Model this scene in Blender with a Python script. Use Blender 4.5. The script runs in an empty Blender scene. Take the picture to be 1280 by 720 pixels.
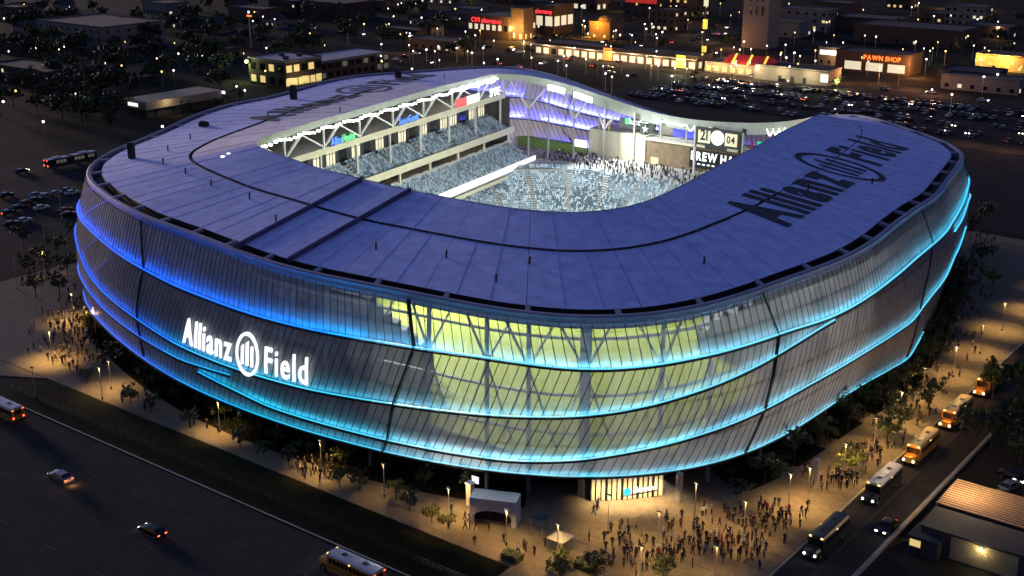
import bpy, bmesh, math, random
from mathutils import Vector, Matrix

random.seed(11)
scene = bpy.context.scene
col = scene.collection
rad = math.radians

# ------------------------------------------------------------------ camera
CAM = Vector((0.0, 0.0, 90.0))
PITCH, HEAD, FPX = rad(18.35), rad(37.7), 1568.0
cam_data = bpy.data.cameras.new('camera')
cam_data.sensor_width = 36.0
cam_data.lens = 36.0 * FPX / 1280.0
cam_data.clip_start = 1.0
cam_data.clip_end = 9000.0
cam = bpy.data.objects.new('camera', cam_data)
cam.location = CAM
cam.rotation_euler = (math.pi / 2 - PITCH, 0, HEAD)
col.objects.link(cam)
scene.camera = cam

# ------------------------------------------------------------------ sky and sun (deep dusk)
SUN_EL, SUN_AZ = rad(-2.0), rad(-80)
world = bpy.data.worlds.new('World')
scene.world = world
world.use_nodes = True
nt = world.node_tree
sky = nt.nodes.new('ShaderNodeTexSky')
sky.sky_type = 'NISHITA'
sky.sun_disc = False
sky.sun_elevation = SUN_EL
sky.sun_rotation = SUN_AZ
sky.air_density = 1.0
sky.dust_density = 0.3
sky.ozone_density = 2.6
bg = nt.nodes['Background']
bg.inputs['Strength'].default_value = 0.15
nt.links.new(sky.outputs[0], bg.inputs['Color'])
sun_data = bpy.data.lights.new('sun', 'SUN')
sun_data.energy = 0.28
sun_data.angle = rad(10)
sun_data.color = (1.0, 0.72, 0.6)
sun = bpy.data.objects.new('sun', sun_data)
# the last glow stands just over the horizon in the west
sdir = Vector((math.sin(SUN_AZ) * math.cos(rad(4.5)), math.cos(SUN_AZ) * math.cos(rad(4.5)), math.sin(rad(4.5))))
sun.rotation_euler = sdir.to_track_quat('Z', 'Y').to_euler()
sun.location = (-300, 300, 200)
col.objects.link(sun)

scene.view_settings.view_transform = 'Standard'
scene.view_settings.look = 'None'
scene.view_settings.gamma = 1.0
scene.view_settings.use_curve_mapping = False
EV = 3.55                                     # a long exposure: the picture was taken for the dusk light
scene.view_settings.exposure = EV
EX = 2.0 ** -EV                              # lamp strengths below are written as they read in the picture
scene.cycles.max_bounces = 6
scene.cycles.diffuse_bounces = 2
scene.cycles.transparent_max_bounces = 16
scene.cycles.sample_clamp_indirect = 4.0
scene.cycles.caustics_reflective = False
scene.cycles.caustics_refractive = False

# ------------------------------------------------------------------ helpers
_fw = Vector((-math.sin(HEAD) * math.cos(PITCH), math.cos(HEAD) * math.cos(PITCH), -math.sin(PITCH)))
_rt = Vector((math.cos(HEAD), math.sin(HEAD), 0))
_up = _rt.cross(_fw)


def at(px, py, z=0.0):
    """survey helper: the place on the level z that was measured at (px, py) of the photograph"""
    d = _fw + _rt * ((px - 640) / FPX) - _up * ((py - 360) / FPX)
    return CAM + d * ((z - CAM.z) / d.z)


def lerp(a, b, t):
    return a + (b - a) * t


class MB:
    """collects faces and links them as ONE mesh object"""
    def __init__(self):
        self.v, self.f, self.m = [], [], []

    def face(self, pts, mi=0):
        n = len(self.v)
        self.v += [tuple(p) for p in pts]
        self.f.append(tuple(range(n, n + len(pts))))
        self.m.append(mi)

    def box(self, c, s, rz=0.0, mi=0):
        cx, cy, cz = c
        hx, hy, hz = s[0] / 2, s[1] / 2, s[2] / 2
        ca, sa = math.cos(rz), math.sin(rz)
        n = len(self.v)
        for dz in (-hz, hz):
            for dx, dy in ((-hx, -hy), (hx, -hy), (hx, hy), (-hx, hy)):
                self.v.append((cx + dx * ca - dy * sa, cy + dx * sa + dy * ca, cz + dz))
        for q in ((0, 3, 2, 1), (4, 5, 6, 7), (0, 1, 5, 4), (1, 2, 6, 5), (2, 3, 7, 6), (3, 0, 4, 7)):
            self.f.append(tuple(n + k for k in q))
            self.m.append(mi)
        return self

    def bar(self, a, b, w, h=None, mi=0):
        a, b = Vector(a), Vector(b)
        h = h or w
        d = (b - a).normalized()
        up = Vector((0, 0, 1)) if abs(d.z) < .95 else Vector((1, 0, 0))
        s = d.cross(up).normalized() * (w / 2)
        u = s.cross(d).normalized() * (h / 2)
        n = len(self.v)
        for p in (a, b):
            for k in (-s - u, s - u, s + u, -s + u):
                self.v.append(tuple(p + k))
        for q in ((0, 1, 2, 3), (7, 6, 5, 4), (0, 4, 5, 1), (1, 5, 6, 2), (2, 6, 7, 3), (3, 7, 4, 0)):
            self.f.append(tuple(n + k for k in q))
            self.m.append(mi)
        return self

    def tube(self, a, b, r0, r1=None, n=8, mi=0, cap=True):
        a, b = Vector(a), Vector(b)
        r1 = r0 if r1 is None else r1
        d = (b - a).normalized()
        up = Vector((0, 0, 1)) if abs(d.z) < .9 else Vector((1, 0, 0))
        s = d.cross(up).normalized()
        u = s.cross(d).normalized()
        k0 = len(self.v)
        for p, r in ((a, r0), (b, r1)):
            for i in range(n):
                t = 2 * math.pi * i / n
                self.v.append(tuple(p + s * (r * math.cos(t)) + u * (r * math.sin(t))))
        for i in range(n):
            j = (i + 1) % n
            self.f.append((k0 + i, k0 + j, k0 + n + j, k0 + n + i))
            self.m.append(mi)
        if cap:
            self.f.append(tuple(k0 + n + i for i in range(n)))
            self.m.append(mi)
            self.f.append(tuple(k0 + i for i in reversed(range(n))))
            self.m.append(mi)
        return self

    def prism(self, poly, z0, z1, mi=0, mtop=None):
        n = len(poly)
        k = len(self.v)
        self.v += [(p[0], p[1], z0) for p in poly] + [(p[0], p[1], z1) for p in poly]
        for i in range(n):
            j = (i + 1) % n
            self.f.append((k + i, k + j, k + n + j, k + n + i))
            self.m.append(mi)
        self.f.append(tuple(k + n + i for i in range(n)))
        self.m.append(mi if mtop is None else mtop)
        self.f.append(tuple(k + i for i in reversed(range(n))))
        self.m.append(mi)
        return self

    def sphere(self, c, r, n=8, m=5, mi=0, sz=1.0):
        k = len(self.v)
        for i in range(1, m):
            t = math.pi * i / m
            for j in range(n):
                p = 2 * math.pi * j / n
                self.v.append((c[0] + r * math.sin(t) * math.cos(p), c[1] + r * math.sin(t) * math.sin(p), c[2] + r * sz * math.cos(t)))
        top = len(self.v)
        self.v += [(c[0], c[1], c[2] + r * sz), (c[0], c[1], c[2] - r * sz)]
        for i in range(m - 2):
            for j in range(n):
                q = (j + 1) % n
                self.f.append((k + i * n + j, k + (i + 1) * n + j, k + (i + 1) * n + q, k + i * n + q))
                self.m.append(mi)
        for j in range(n):
            q = (j + 1) % n
            self.f.append((top, k + j, k + q)); self.m.append(mi)
            self.f.append((top + 1, k + (m - 2) * n + q, k + (m - 2) * n + j)); self.m.append(mi)
        return self

    def mesh(self, name, mats, smooth=False):
        me = bpy.data.meshes.new(name)
        me.from_pydata(self.v, [], self.f)
        for m in (mats if isinstance(mats, (list, tuple)) else [mats]):
            me.materials.append(m)
        me.polygons.foreach_set('material_index', self.m)
        if smooth:
            me.polygons.foreach_set('use_smooth', [True] * len(self.f))
        me.update()
        return me

    def build(self, name, mats, parent=None, smooth=False, **kw):
        return link(name, self.mesh(name, mats, smooth), parent, **kw)


def tag(o, label=None, cat=None, group=None, kind=None):
    if label: o['label'] = label
    if cat: o['category'] = cat
    if group: o['group'] = group
    if kind: o['kind'] = kind
    return o


def link(name, data, parent=None, label=None, cat=None, group=None, kind=None, loc=None, rz=0.0):
    o = bpy.data.objects.new(name, data)
    col.objects.link(o)
    if loc is not None:
        o.location = loc
        o.rotation_euler = (0, 0, rz)
    if parent is not None:
        o.parent = parent
        if loc is None and parent.data is None:      # geometry is given in world places
            o.matrix_parent_inverse = Matrix.Translation(-parent.location)
    return tag(o, label, cat, group, kind)


def thing(name, loc=(0, 0, 0), rz=0.0, label=None, cat=None, group=None):
    return link(name, None, None, label, cat, group, loc=loc, rz=rz)


def copy_tree(o, parent=None):
    c = o.copy()
    col.objects.link(c)
    c.parent = parent
    for ch in o.children:
        copy_tree(ch, c)
    return c


# ------------------------------------------------------------------ materials
def mat(name, color, rough=.7, metal=0.0, noise=None, emit=None, estr=1.0, spec=.4, bump=None):
    m = bpy.data.materials.new(name)
    m.use_nodes = True
    t = m.node_tree
    b = t.nodes['Principled BSDF']
    b.inputs['Base Color'].default_value = (*color, 1)
    b.inputs['Roughness'].default_value = rough
    b.inputs['Metallic'].default_value = metal
    b.inputs['Specular IOR Level'].default_value = spec
    if noise or bump:
        tc = t.nodes.new('ShaderNodeTexCoord')
    if noise:
        sc, amt = noise[0], noise[1]
        n1 = t.nodes.new('ShaderNodeTexNoise')
        n1.inputs['Scale'].default_value = sc
        n1.inputs['Detail'].default_value = 9
        n1.inputs['Roughness'].default_value = .72
        t.links.new(tc.outputs['Object'], n1.inputs['Vector'])
        mr = t.nodes.new('ShaderNodeMapRange')
        mr.inputs['From Min'].default_value = .3
        mr.inputs['From Max'].default_value = .7
        mr.inputs['To Min'].default_value = 1 - amt
        mr.inputs['To Max'].default_value = 1 + amt
        t.links.new(n1.outputs['Fac'], mr.inputs['Value'])
        mx = t.nodes.new('ShaderNodeMix')
        mx.data_type = 'RGBA'
        mx.blend_type = 'MULTIPLY'
        mx.inputs['Factor'].default_value = 1
        mx.inputs['A'].default_value = (*color, 1)
        t.links.new(mr.outputs['Result'], mx.inputs['B'])
        t.links.new(mx.outputs['Result'], b.inputs['Base Color'])
    if bump:
        n2 = t.nodes.new('ShaderNodeTexNoise')
        n2.inputs['Scale'].default_value = bump[0]
        n2.inputs['Detail'].default_value = 4
        t.links.new(tc.outputs['Object'], n2.inputs['Vector'])
        bp = t.nodes.new('ShaderNodeBump')
        bp.inputs['Strength'].default_value = bump[1]
        t.links.new(n2.outputs['Fac'], bp.inputs['Height'])
        t.links.new(bp.outputs['Normal'], b.inputs['Normal'])
    if emit:
        b.inputs['Emission Color'].default_value = (*emit, 1)
        b.inputs['Emission Strength'].default_value = estr * EX
    return m


def skin_mat(name, color, clear, trans=.5):
    """light-passing fabric: part open weave, part diffuse, part translucent"""
    m = bpy.data.materials.new(name)
    m.use_nodes = True
    t = m.node_tree
    for n in list(t.nodes):
        if n.type != 'OUTPUT_MATERIAL': t.nodes.remove(n)
    out = [n for n in t.nodes if n.type == 'OUTPUT_MATERIAL'][0]
    tc = t.nodes.new('ShaderNodeTexCoord')
    nz = t.nodes.new('ShaderNodeTexNoise')
    nz.inputs['Scale'].default_value = 1.0
    nz.inputs['Detail'].default_value = 7
    mpn = t.nodes.new('ShaderNodeMapping'); mpn.inputs['Scale'].default_value = (.9, .9, .05)
    t.links.new(tc.outputs['Object'], mpn.inputs['Vector'])
    t.links.new(mpn.outputs['Vector'], nz.inputs['Vector'])
    mr = t.nodes.new('ShaderNodeMapRange')
    mr.inputs['From Min'].default_value = .3; mr.inputs['From Max'].default_value = .7
    mr.inputs['To Min'].default_value = .82; mr.inputs['To Max'].default_value = 1.18
    t.links.new(nz.outputs['Fac'], mr.inputs['Value'])
    mx = t.nodes.new('ShaderNodeMix'); mx.data_type = 'RGBA'; mx.blend_type = 'MULTIPLY'
    mx.inputs['Factor'].default_value = 1
    mx.inputs['A'].default_value = (*color, 1)
    t.links.new(mr.outputs['Result'], mx.inputs['B'])
    dif = t.nodes.new('ShaderNodeBsdfDiffuse')
    tr = t.nodes.new('ShaderNodeBsdfTranslucent')
    gl = t.nodes.new('ShaderNodeBsdfGlossy'); gl.inputs['Roughness'].default_value = .35
    gl.inputs['Color'].default_value = (.5, .5, .5, 1)
    t.links.new(mx.outputs['Result'], dif.inputs['Color'])
    t.links.new(mx.outputs['Result'], tr.inputs['Color'])
    m1 = t.nodes.new('ShaderNodeMixShader'); m1.inputs[0].default_value = trans
    t.links.new(dif.outputs[0], m1.inputs[1]); t.links.new(tr.outputs[0], m1.inputs[2])
    m2 = t.nodes.new('ShaderNodeMixShader'); m2.inputs[0].default_value = .05
    t.links.new(m1.outputs[0], m2.inputs[1]); t.links.new(gl.outputs[0], m2.inputs[2])
    tp = t.nodes.new('ShaderNodeBsdfTransparent')
    m3 = t.nodes.new('ShaderNodeMixShader'); m3.inputs[0].default_value = 1 - clear
    t.links.new(tp.outputs[0], m3.inputs[1]); t.links.new(m2.outputs[0], m3.inputs[2])
    t.links.new(m3.outputs[0], out.inputs['Surface'])
    return m


M = {}
M['asphalt'] = mat('asphalt', (.035, .035, .037), .95, spec=.03, noise=(.12, .35), bump=(3, .2))
M['road'] = mat('road_asphalt', (.042, .041, .04), .95, spec=.03, noise=(.25, .3), bump=(4, .2))
M['grass'] = mat('grass', (.013, .015, .008), .95, spec=.03, noise=(.6, .5))
M['field'] = mat('dry_field', (.03, .029, .025), .95, spec=.03, noise=(.05, .6))
M['paving'] = mat('paving', (.17, .145, .11), .9, spec=.08, noise=(.5, .22), bump=(2, .1))
M['slab'] = mat('paving_slab', (.17, .145, .11), .9, spec=.08, noise=(.9, .3), bump=(2, .1))
M['kerb'] = mat('kerb', (.3, .29, .27), .8, noise=(1, .2))
M['worn'] = mat('worn_road_paint', (.10, .10, .098), .9, spec=.03, noise=(2, .5))
M['line'] = mat('road_paint', (.6, .6, .57), .7, noise=(2, .3))
M['roof'] = mat('roof_membrane', (.58, .63, .98), .7, spec=.15, noise=(.35, .24), bump=(.5, .12))  # grey membrane; the blue of the light is put into its colour
M['roof_pink_light'] = mat('roof_membrane_pink_light', (.80, .76, .84), .7, spec=.15, noise=(.35, .2), bump=(.5, .12))  # same membrane with the pink light of the west roof in its colour
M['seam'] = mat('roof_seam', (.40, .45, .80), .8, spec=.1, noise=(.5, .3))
M['rim'] = mat('rim_cladding', (.30, .30, .40), .7, metal=.0, spec=.1, noise=(.3, .15))
M['dark'] = mat('dark_metal', (.018, .018, .022), .5, metal=.3, noise=(1, .3))
M['steel'] = mat('pale_steel', (.55, .56, .56), .45, metal=.1, noise=(1, .1))
M['soffit'] = mat('soffit', (.27, .30, .27), .7, noise=(.3, .15))
M['soffit2'] = mat('soffit_dark', (.17, .17, .20), .8, noise=(.3, .2))
M['fascia'] = mat('fascia', (.55, .52, .42), .7, noise=(.5, .12))
M['concrete'] = mat('concrete', (.30, .30, .30), .85, noise=(.4, .2))
M['darkwall'] = mat('dark_wall', (.045, .045, .05), .6, noise=(.6, .3))
M['glassdark'] = mat('dark_glass', (.01, .012, .015), .12, noise=(.4, .3))
M['column'] = mat('column_paint', (.16, .19, .20), .6, noise=(1, .15))
M['backwall'] = mat('back_wall', (.09, .09, .095), .9, noise=(.4, .25))
M['skin'] = skin_mat('facade_skin', (.60, .61, .64), .54, .14)
M['skinfar'] = skin_mat('facade_skin_far_glow', (.46, .47, .54), .24, .6)  # same fabric, set to pass more light so the far wash glows
M['skinlow'] = skin_mat('facade_skin_low', (.47, .47, .48), .33, .12)
M['joint'] = mat('joint_black', (.008, .009, .011), .6, noise=(1, .3))
M['turf'] = mat('turf', (.27, .33, .012), .95, noise=(.5, .15))
M['paint'] = mat('roof_paint_black', (.02, .02, .035), .7, noise=(.6, .3))
M['seat_a'] = mat('seat_pale', (.48, .58, .64), .5, noise=(1, .1))
M['seat_b'] = mat('seat_blue', (.24, .34, .41), .5, noise=(1, .1))
M['seat_c'] = mat('seat_navy', (.10, .15, .20), .5, noise=(1, .1))
M['step'] = mat('terrace', (.30, .31, .31), .85, noise=(.6, .15))
M['white_e'] = mat('white_sign_light', (.8, .8, .8), .5, emit=(1, 1, 1), estr=1.15)
M['flood'] = mat('flood_lamp', (.8, .8, .8), .5, emit=(1, 1, .97), estr=5.0)
M['warm_e'] = mat('warm_lamp', (.8, .7, .5), .5, emit=(1, .78, .42), estr=6.0)
M['win_warm'] = mat('window_warm', (.4, .35, .2), .3, noise=(2, .3), emit=(1, .72, .25), estr=.75)
M['win_cream'] = mat('window_cream', (.4, .38, .3), .3, noise=(2, .3), emit=(1, .88, .6), estr=.75)
M['win_dim'] = mat('window_dim', (.1, .1, .1), .3, noise=(2, .3), emit=(.9, .85, .7), estr=.08)
M['trunk'] = mat('bark', (.05, .04, .03), .95, noise=(3, .4))
M['leaf'] = mat('leaf', (.045, .065, .02), .7, noise=(.8, .5))
M['leaf2'] = mat('leaf_dark', (.03, .045, .02), .7, noise=(.8, .5))
M['leaf3'] = mat('leaf_bright', (.10, .12, .025), .7, noise=(.8, .5))
M['lamp_metal'] = mat('lamp_metal', (.35, .35, .34), .5, metal=.4, noise=(1, .2))
M['tyre'] = mat('tyre', (.012, .012, .012), .9, noise=(2, .3))
M['head_e'] = mat('headlight', (.9, .9, .9), .3, emit=(1, .96, .85), estr=14.0)
M['tail_e'] = mat('taillight', (.5, .05, .03), .3, emit=(1, .08, .03), estr=6.0)
M['amber_e'] = mat('amber_light', (.6, .4, .1), .3, emit=(1, .65, .15), estr=6.0)
M['white_wall'] = mat('white_panel', (.75, .75, .78), .5, noise=(.5, .1))
M['red_e'] = mat('red_sign_light', (.6, .05, .05), .5, emit=(1, .04, .05), estr=1.6)
M['orange_e'] = mat('orange_sign_light', (.7, .2, .05), .5, emit=(1, .18, .03), estr=2.0)
M['blue_e'] = mat('blue_sign_light', (.1, .2, .8), .5, emit=(.06, .22, 1), estr=1.4)
M['green_e'] = mat('green_sign_light', (.1, .8, .3), .5, emit=(.25, 1, .45), estr=.7)
M['cyan_e'] = mat('cyan_sign_light', (.1, .6, .8), .5, emit=(.05, .6, .9), estr=1.4)
M['skin_glow_blue'] = mat('skin_glow_blue', (.05, .05, .3), .4, noise=(.5, .2), emit=(.08, .11, .95), estr=.8)


# ------------------------------------------------------------------ lettering
def glyph(txt, bold=.0):
    cu = bpy.data.curves.new('glyph', 'FONT')
    cu.body = txt
    cu.size = 1.0
    cu.offset = bold
    cu.resolution_u = 3
    o = bpy.data.objects.new('glyph', cu)
    col.objects.link(o)
    dg = bpy.context.evaluated_depsgraph_get()
    me = bpy.data.meshes.new_from_object(o.evaluated_get(dg))
    bm = bmesh.new()
    bm.from_mesh(me)
    bmesh.ops.remove_doubles(bm, verts=bm.verts, dist=1e-5)
    bmesh.ops.triangulate(bm, faces=bm.faces)
    vs = [tuple(v.co) for v in bm.verts]
    fs = [tuple(v.index for v in f.verts) for f in bm.faces]
    bm.free()
    bpy.data.objects.remove(o)
    bpy.data.curves.remove(cu)
    bpy.data.meshes.remove(me)
    return vs, fs


_gc = {}
def letters(txt, sx=1.0, gap=.07, bold=.02):
    """[(verts, faces)] of each letter, laid out along x; cap height is about 0.7"""
    out, x = [], 0.0
    for ch in txt:
        if ch == ' ':
            x += .3 * sx
            continue
        if (ch, bold) not in _gc:
            _gc[(ch, bold)] = glyph(ch, bold)
        vs, fs = _gc[(ch, bold)]
        x0 = min(v[0] for v in vs)
        x1 = max(v[0] for v in vs)
        out.append(([((v[0] - x0) * sx + x, v[1]) for v in vs], fs))
        x += (x1 - x0) * sx + gap
    return out, x - gap


def sign_text(txt, mp, material, parent, sx=1.0, gap=.07, bold=.02, depth=.0, name='letter', x0=0.0, cut=0):
    """each letter is a part; mp(u, v, out) maps the layout to the world"""
    ls, w = letters(txt, sx, gap, bold)
    for vs, fs in ls:
        bm = bmesh.new()
        bv = [bm.verts.new((v[0] + x0, v[1], 0)) for v in vs]
        for f in fs:
            try: bm.faces.new([bv[i] for i in f])
            except ValueError: pass
        if cut:
            bmesh.ops.subdivide_edges(bm, edges=[e for e in bm.edges if e.calc_length() > .12], cuts=cut, use_grid_fill=True)
            bmesh.ops.triangulate(bm, faces=bm.faces)
        if depth:
            r = bmesh.ops.extrude_face_region(bm, geom=list(bm.faces))
            for g in r['geom']:
                if isinstance(g, bmesh.types.BMVert): g.co.z = 1.0
        for v in bm.verts:
            v.co = mp(v.co.x, v.co.y, v.co.z * depth)
        bmesh.ops.recalc_face_normals(bm, faces=bm.faces)
        me = bpy.data.meshes.new(name)
        bm.to_mesh(me)
        bm.free()
        me.materials.append(material)
        link(name, me, parent)
    return w


def plane_map(a, b, width, up=(0, 0, 1), out=None):
    """baseline from a to b (world) for a layout that is `width` wide"""
    a, b = Vector(a), Vector(b)
    ux = (b - a) / width
    sc = ux.length
    u = Vector(up).normalized()
    n = ux.normalized().cross(u)
    return lambda x, y, z: a + ux * x + u * (y * sc) + n * z

# ------------------------------------------------------------------ ground
def sheet(name, poly, z, m, kind='structure', thick=0.0, mside=None):
    b = MB()
    if thick:
        b.prism(poly, z - thick, z, 0)
    else:
        b.face([(p[0], p[1], z) for p in poly])
    return b.build(name, m, kind=kind)


def rect(x0, y0, x1, y1):
    return [(x0, y0), (x1, y0), (x1, y1), (x0, y1)]


b = MB()
for i in range(-6, 6):                      # a few big squares keep the sheet numerically tame
    for j in range(-2, 10):
        b.face([(i * 600 - 300, j * 600 - 300, 0), (i * 600 + 300, j * 600 - 300, 0), (i * 600 + 300, j * 600 + 300, 0), (i * 600 - 300, j * 600 + 300, 0)])
b.build('ground', M['field'], kind='structure')
sheet('south_road', rect(-700, 66, 300, 108.2), .004, M['road'])
sheet('grass_verge', rect(-200, 108.4, -92, 118.6), .14, M['grass'], thick=.13)
sheet('east_street', rect(-63.0, 66, -54.2, 640), .008, M['road'])
sheet('west_street', rect(-372, 60, -350, 900), .008, M['road'])
sheet('north_street', rect(-800, 430, 300, 442), .012, M['road'])
sheet('avenue', rect(-900, 520, 400, 536), .012, M['road'])
sheet('north_parking_lot', rect(-300, 330, -66, 428), .004, M['asphalt'])
sheet('far_parking_lot', rect(-300, 446, -60, 516), .004, M['asphalt'])
sheet('west_parking_lot', rect(-346, 150, -268, 420), .004, M['asphalt'])
PAVE = .12
sheet('stadium_plaza', [(-262, 118.8), (-92, 118.8), (-92, 112), (-63.2, 112), (-63.2, 326), (-262, 326)], PAVE, M['paving'], thick=.11)
slabs = bpy.data.objects['stadium_plaza']
me_ = MB().box((0, 0, .012), (4.42, 4.42, .024)).mesh('paving_slab', M['slab'])
for j in range(47):
    for i in range(6):
        o = bpy.data.objects.new('paving_slab', me_)
        col.objects.link(o)
        o.location = (-65.5 - i * 4.5, 114.3 + j * 4.5, PAVE + .001 + .004 * ((i * 7 + j * 5) % 3))
        o.parent = slabs
sheet('corner_pavement', [(-262, 112), (-214, 112), (-202, 118.6), (-262, 118.6)], PAVE, M['paving'], thick=.11)
b = MB()
b.box((-58.6 + 4.7, 220, .25), (.5, 300, .5))
b.build('low_wall', M['kerb'], label='long low concrete wall along the bus street', cat='wall')
k = MB()
k.box((-150, 108.55, .08), (104, .3, .17))
k.build('south_kerb', M['kerb'], kind='structure')
k = MB()
k.box((-63.05, 219, .09), (.3, 214, .19))
k.build('east_kerb', M['kerb'], kind='structure')
mk = MB()
for x in range(-330, -20, 12):
    for y in (100.5, 92.0, 83.5):
        mk.box((x + (y % 5), y, .014), (3.0, .14, .012))
mk.build('lane_markings', M['worn'], kind='structure')
cw = MB()
for i in range(6):
    p = at(31 + i * 0.2, 447, 0)
    cw.box((-221.5 + i * 1.3, 112.5 - 4.6, .016), (.55, 5.0, .012))
cw.build('crosswalk', M['line'], kind='structure')
mk = MB()
mk.box((-58.6, 230, .016), (.13, 300, .012))
mk.build('street_centre_line', M['worn'], kind='structure')

# ------------------------------------------------------------------ stadium: the measured curves, every 5 degrees
CX, CY = -165.0, 222.0
RIM_R = [85.5, 85.2, 85.6, 86.3, 87.2, 88.8, 91.2, 94.2, 97.8, 100.6, 102.2, 102.4, 102.2, 102.4, 103.2, 103.2, 102.3, 100.2, 98.8, 99.1, 100.8, 102.6, 102.9, 101.6, 99.8, 98.5, 98.2, 98.5, 98.6, 98.1, 97.2, 96.2, 95.3, 94.0, 92.3, 90.5, 89.3, 89.1, 89.6, 90.3, 90.8, 91.3, 92.3, 93.9, 95.5, 96.4, 96.2, 95.0, 93.5, 92.4, 91.6, 90.9, 90.3, 90.2, 91.0, 92.6, 94.5, 96.3, 98.0, 100.3, 103.6, 107.2, 109.6, 109.5, 106.9, 103.0, 99.2, 96.5, 94.0, 91.2, 88.6, 86.6]
RIM_Z = [29.3, 29.2, 28.9, 28.5, 28.3, 28.5, 28.6, 28.5, 28.2, 27.9, 27.8, 27.9, 28.2, 28.5, 28.2, 26.8, 24.5, 22.4, 20.9, 20.3, 20.5, 21.7, 23.9, 26.9, 30.3, 33.0, 34.6, 34.9, 34.7, 34.5, 34.5, 34.7, 34.7, 34.4, 33.8, 33.3, 33.1, 33.2, 33.1, 32.6, 31.9, 31.2, 30.8, 30.6, 30.4, 30.2, 30.0, 30.0, 30.0, 30.0, 30.1, 30.0, 30.0, 30.0, 30.0, 30.0, 30.0, 30.0, 30.0, 30.0, 30.0, 30.0, 30.0, 30.0, 30.0, 30.0, 30.0, 30.0, 30.0, 29.8, 29.5, 29.4]
INN_R = [48.3, 48.0, 48.0, 48.4, 49.1, 50.2, 51.7, 53.7, 56.3, 59.7, 64.1, 69.6, 75.8, 79.3, 81.1, 82.3, 82.8, 83.4, 83.5, 83.5, 84.0, 84.8, 85.1, 84.9, 84.3, 83.1, 80.9, 78.0, 71.0, 65.8, 61.6, 57.7, 54.6, 52.1, 50.2, 48.9, 47.9, 47.4, 47.2, 47.4, 48.0, 49.0, 50.4, 52.1, 54.3, 56.9, 60.0, 61.2, 60.1, 58.5, 57.3, 56.6, 56.2, 56.0, 56.3, 57.0, 58.1, 59.6, 61.1, 63.3, 65.8, 68.2, 70.0, 69.9, 67.9, 64.4, 60.4, 57.0, 54.2, 51.9, 50.2, 49.0]
INN_Z = [35.0] * 8 + [34.9, 34.7, 34.5, 34.3, 33.6, 31.5, 29.4, 27.6, 26.2, 25.2, 24.6, 24.4, 24.7, 25.6, 27.4, 29.6, 31.9, 33.8, 35.2, 35.9] + [36.0] * 19 + [35.9, 35.7, 35.5, 35.3, 35.1] + [35.0] * 20
BASE_R = [89.8, 88.6, 88.2, 88.4, 89.0, 90.2, 92.4, 95.2, 98.8, 102.0, 104.3, 105.4, 105.8, 106.0, 105.9, 105.4, 104.5, 103.6, 102.9, 102.9, 103.6, 104.5, 105.0, 104.8, 103.8, 102.3, 101.2, 100.6, 100.8, 101.1, 101.0, 100.0, 98.3, 96.4, 94.6, 93.4, 92.9, 92.7, 92.7, 92.9, 93.4, 94.3, 95.6, 97.2, 98.5, 99.2, 99.1, 98.3, 97.2, 96.2, 95.6, 95.4, 95.6, 96.1, 96.8, 97.7, 98.9, 100.4, 102.1, 104.1, 106.1, 107.9, 109.1, 109.2, 108.0, 105.3, 101.6, 97.8, 94.7, 92.7, 91.8, 91.4]


def periodic(T):
    n = len(T)
    st = 360.0 / n
    def f(th):
        x = (th % 360.0) / st
        i = int(x)
        t = x - i
        p0, p1, p2, p3 = T[(i - 1) % n], T[i % n], T[(i + 1) % n], T[(i + 2) % n]
        return .5 * (2 * p1 + (p2 - p0) * t + (2 * p0 - 5 * p1 + 4 * p2 - p3) * t * t + (3 * p1 - p0 - 3 * p2 + p3) * t ** 3)
    return f


def keyed(keys, smooth=4):
    keys = sorted((k % 360, v) for k, v in keys)
    ks = [(keys[-1][0] - 360, keys[-1][1])] + keys + [(keys[0][0] + 360, keys[0][1])]
    T = []
    for d in range(360):
        for (a, va), (c, vc) in zip(ks, ks[1:]):
            if a <= d <= c:
                T.append(lerp(va, vc, (d - a) / max(c - a, 1e-6)))
                break
    T = [sum(T[(i + j) % 360] for j in range(-smooth, smooth + 1)) / (2 * smooth + 1) for i in range(360)]
    return periodic(T)


rim_r, rim_z, inn_r, inn_z, base_r = map(periodic, (RIM_R, RIM_Z, INN_R, INN_Z, BASE_R))
L1 = keyed([(0, 22.3), (7.5, 21.9), (15, 21.5), (25, 21.2), (33, 21.8), (40, 23.0), (50, 22.5), (60, 20), (75, 18.5), (90, 14.5), (105, 15.5), (118, 20), (128, 25.5), (140, 27), (160, 26), (180, 25), (200, 24), (220, 23.3), (236, 22.8), (246, 22.6), (258, 22), (265, 21.6), (275, 21.9), (289, 22.4), (297, 22.9), (303, 23.4), (311, 23.0), (319, 23.3), (328, 23), (335.5, 22.2), (346, 22.3), (356, 22.5)], 2)
L2r = keyed([(230, 18.5), (236, 17.0), (241, 14.2), (247, 13.3), (257, 12.7), (266, 11.9), (275, 12.1), (287, 12.8), (295, 13.7), (303, 14.7), (311, 16), (319.4, 18.3), (327, 19.9), (335.5, 21.6), (346, 21.2), (0, 20.6), (15, 19.2), (28, 18.5), (37.6, 19.9), (45, 18), (60, 14), (90, 10.5), (110, 12), (128, 19), (150, 20), (180, 19), (210, 18.5)], 2)
L2 = lambda th: min(L2r(th), L1(th) - .7)
L3 = keyed([(236, 10.6), (246, 9.6), (258, 9.4), (267, 9.4), (272, 8.9), (276, 8.2), (281, 7.5), (293, 7.3), (305, 7.3), (310, 8.2), (314, 9.5), (320, 11), (326, 11.9), (332, 12.5), (347, 12.3), (0, 12.7), (15, 12), (28, 12), (36, 14), (45, 11), (60, 9), (90, 7.5), (130, 10), (180, 11), (210, 11)], 2)
S3 = keyed([(190, 12), (236, 10.6), (246, 9.5), (258, 9.4), (267, 9.4), (271, 10.0), (276, 10.7)], 1)
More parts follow.
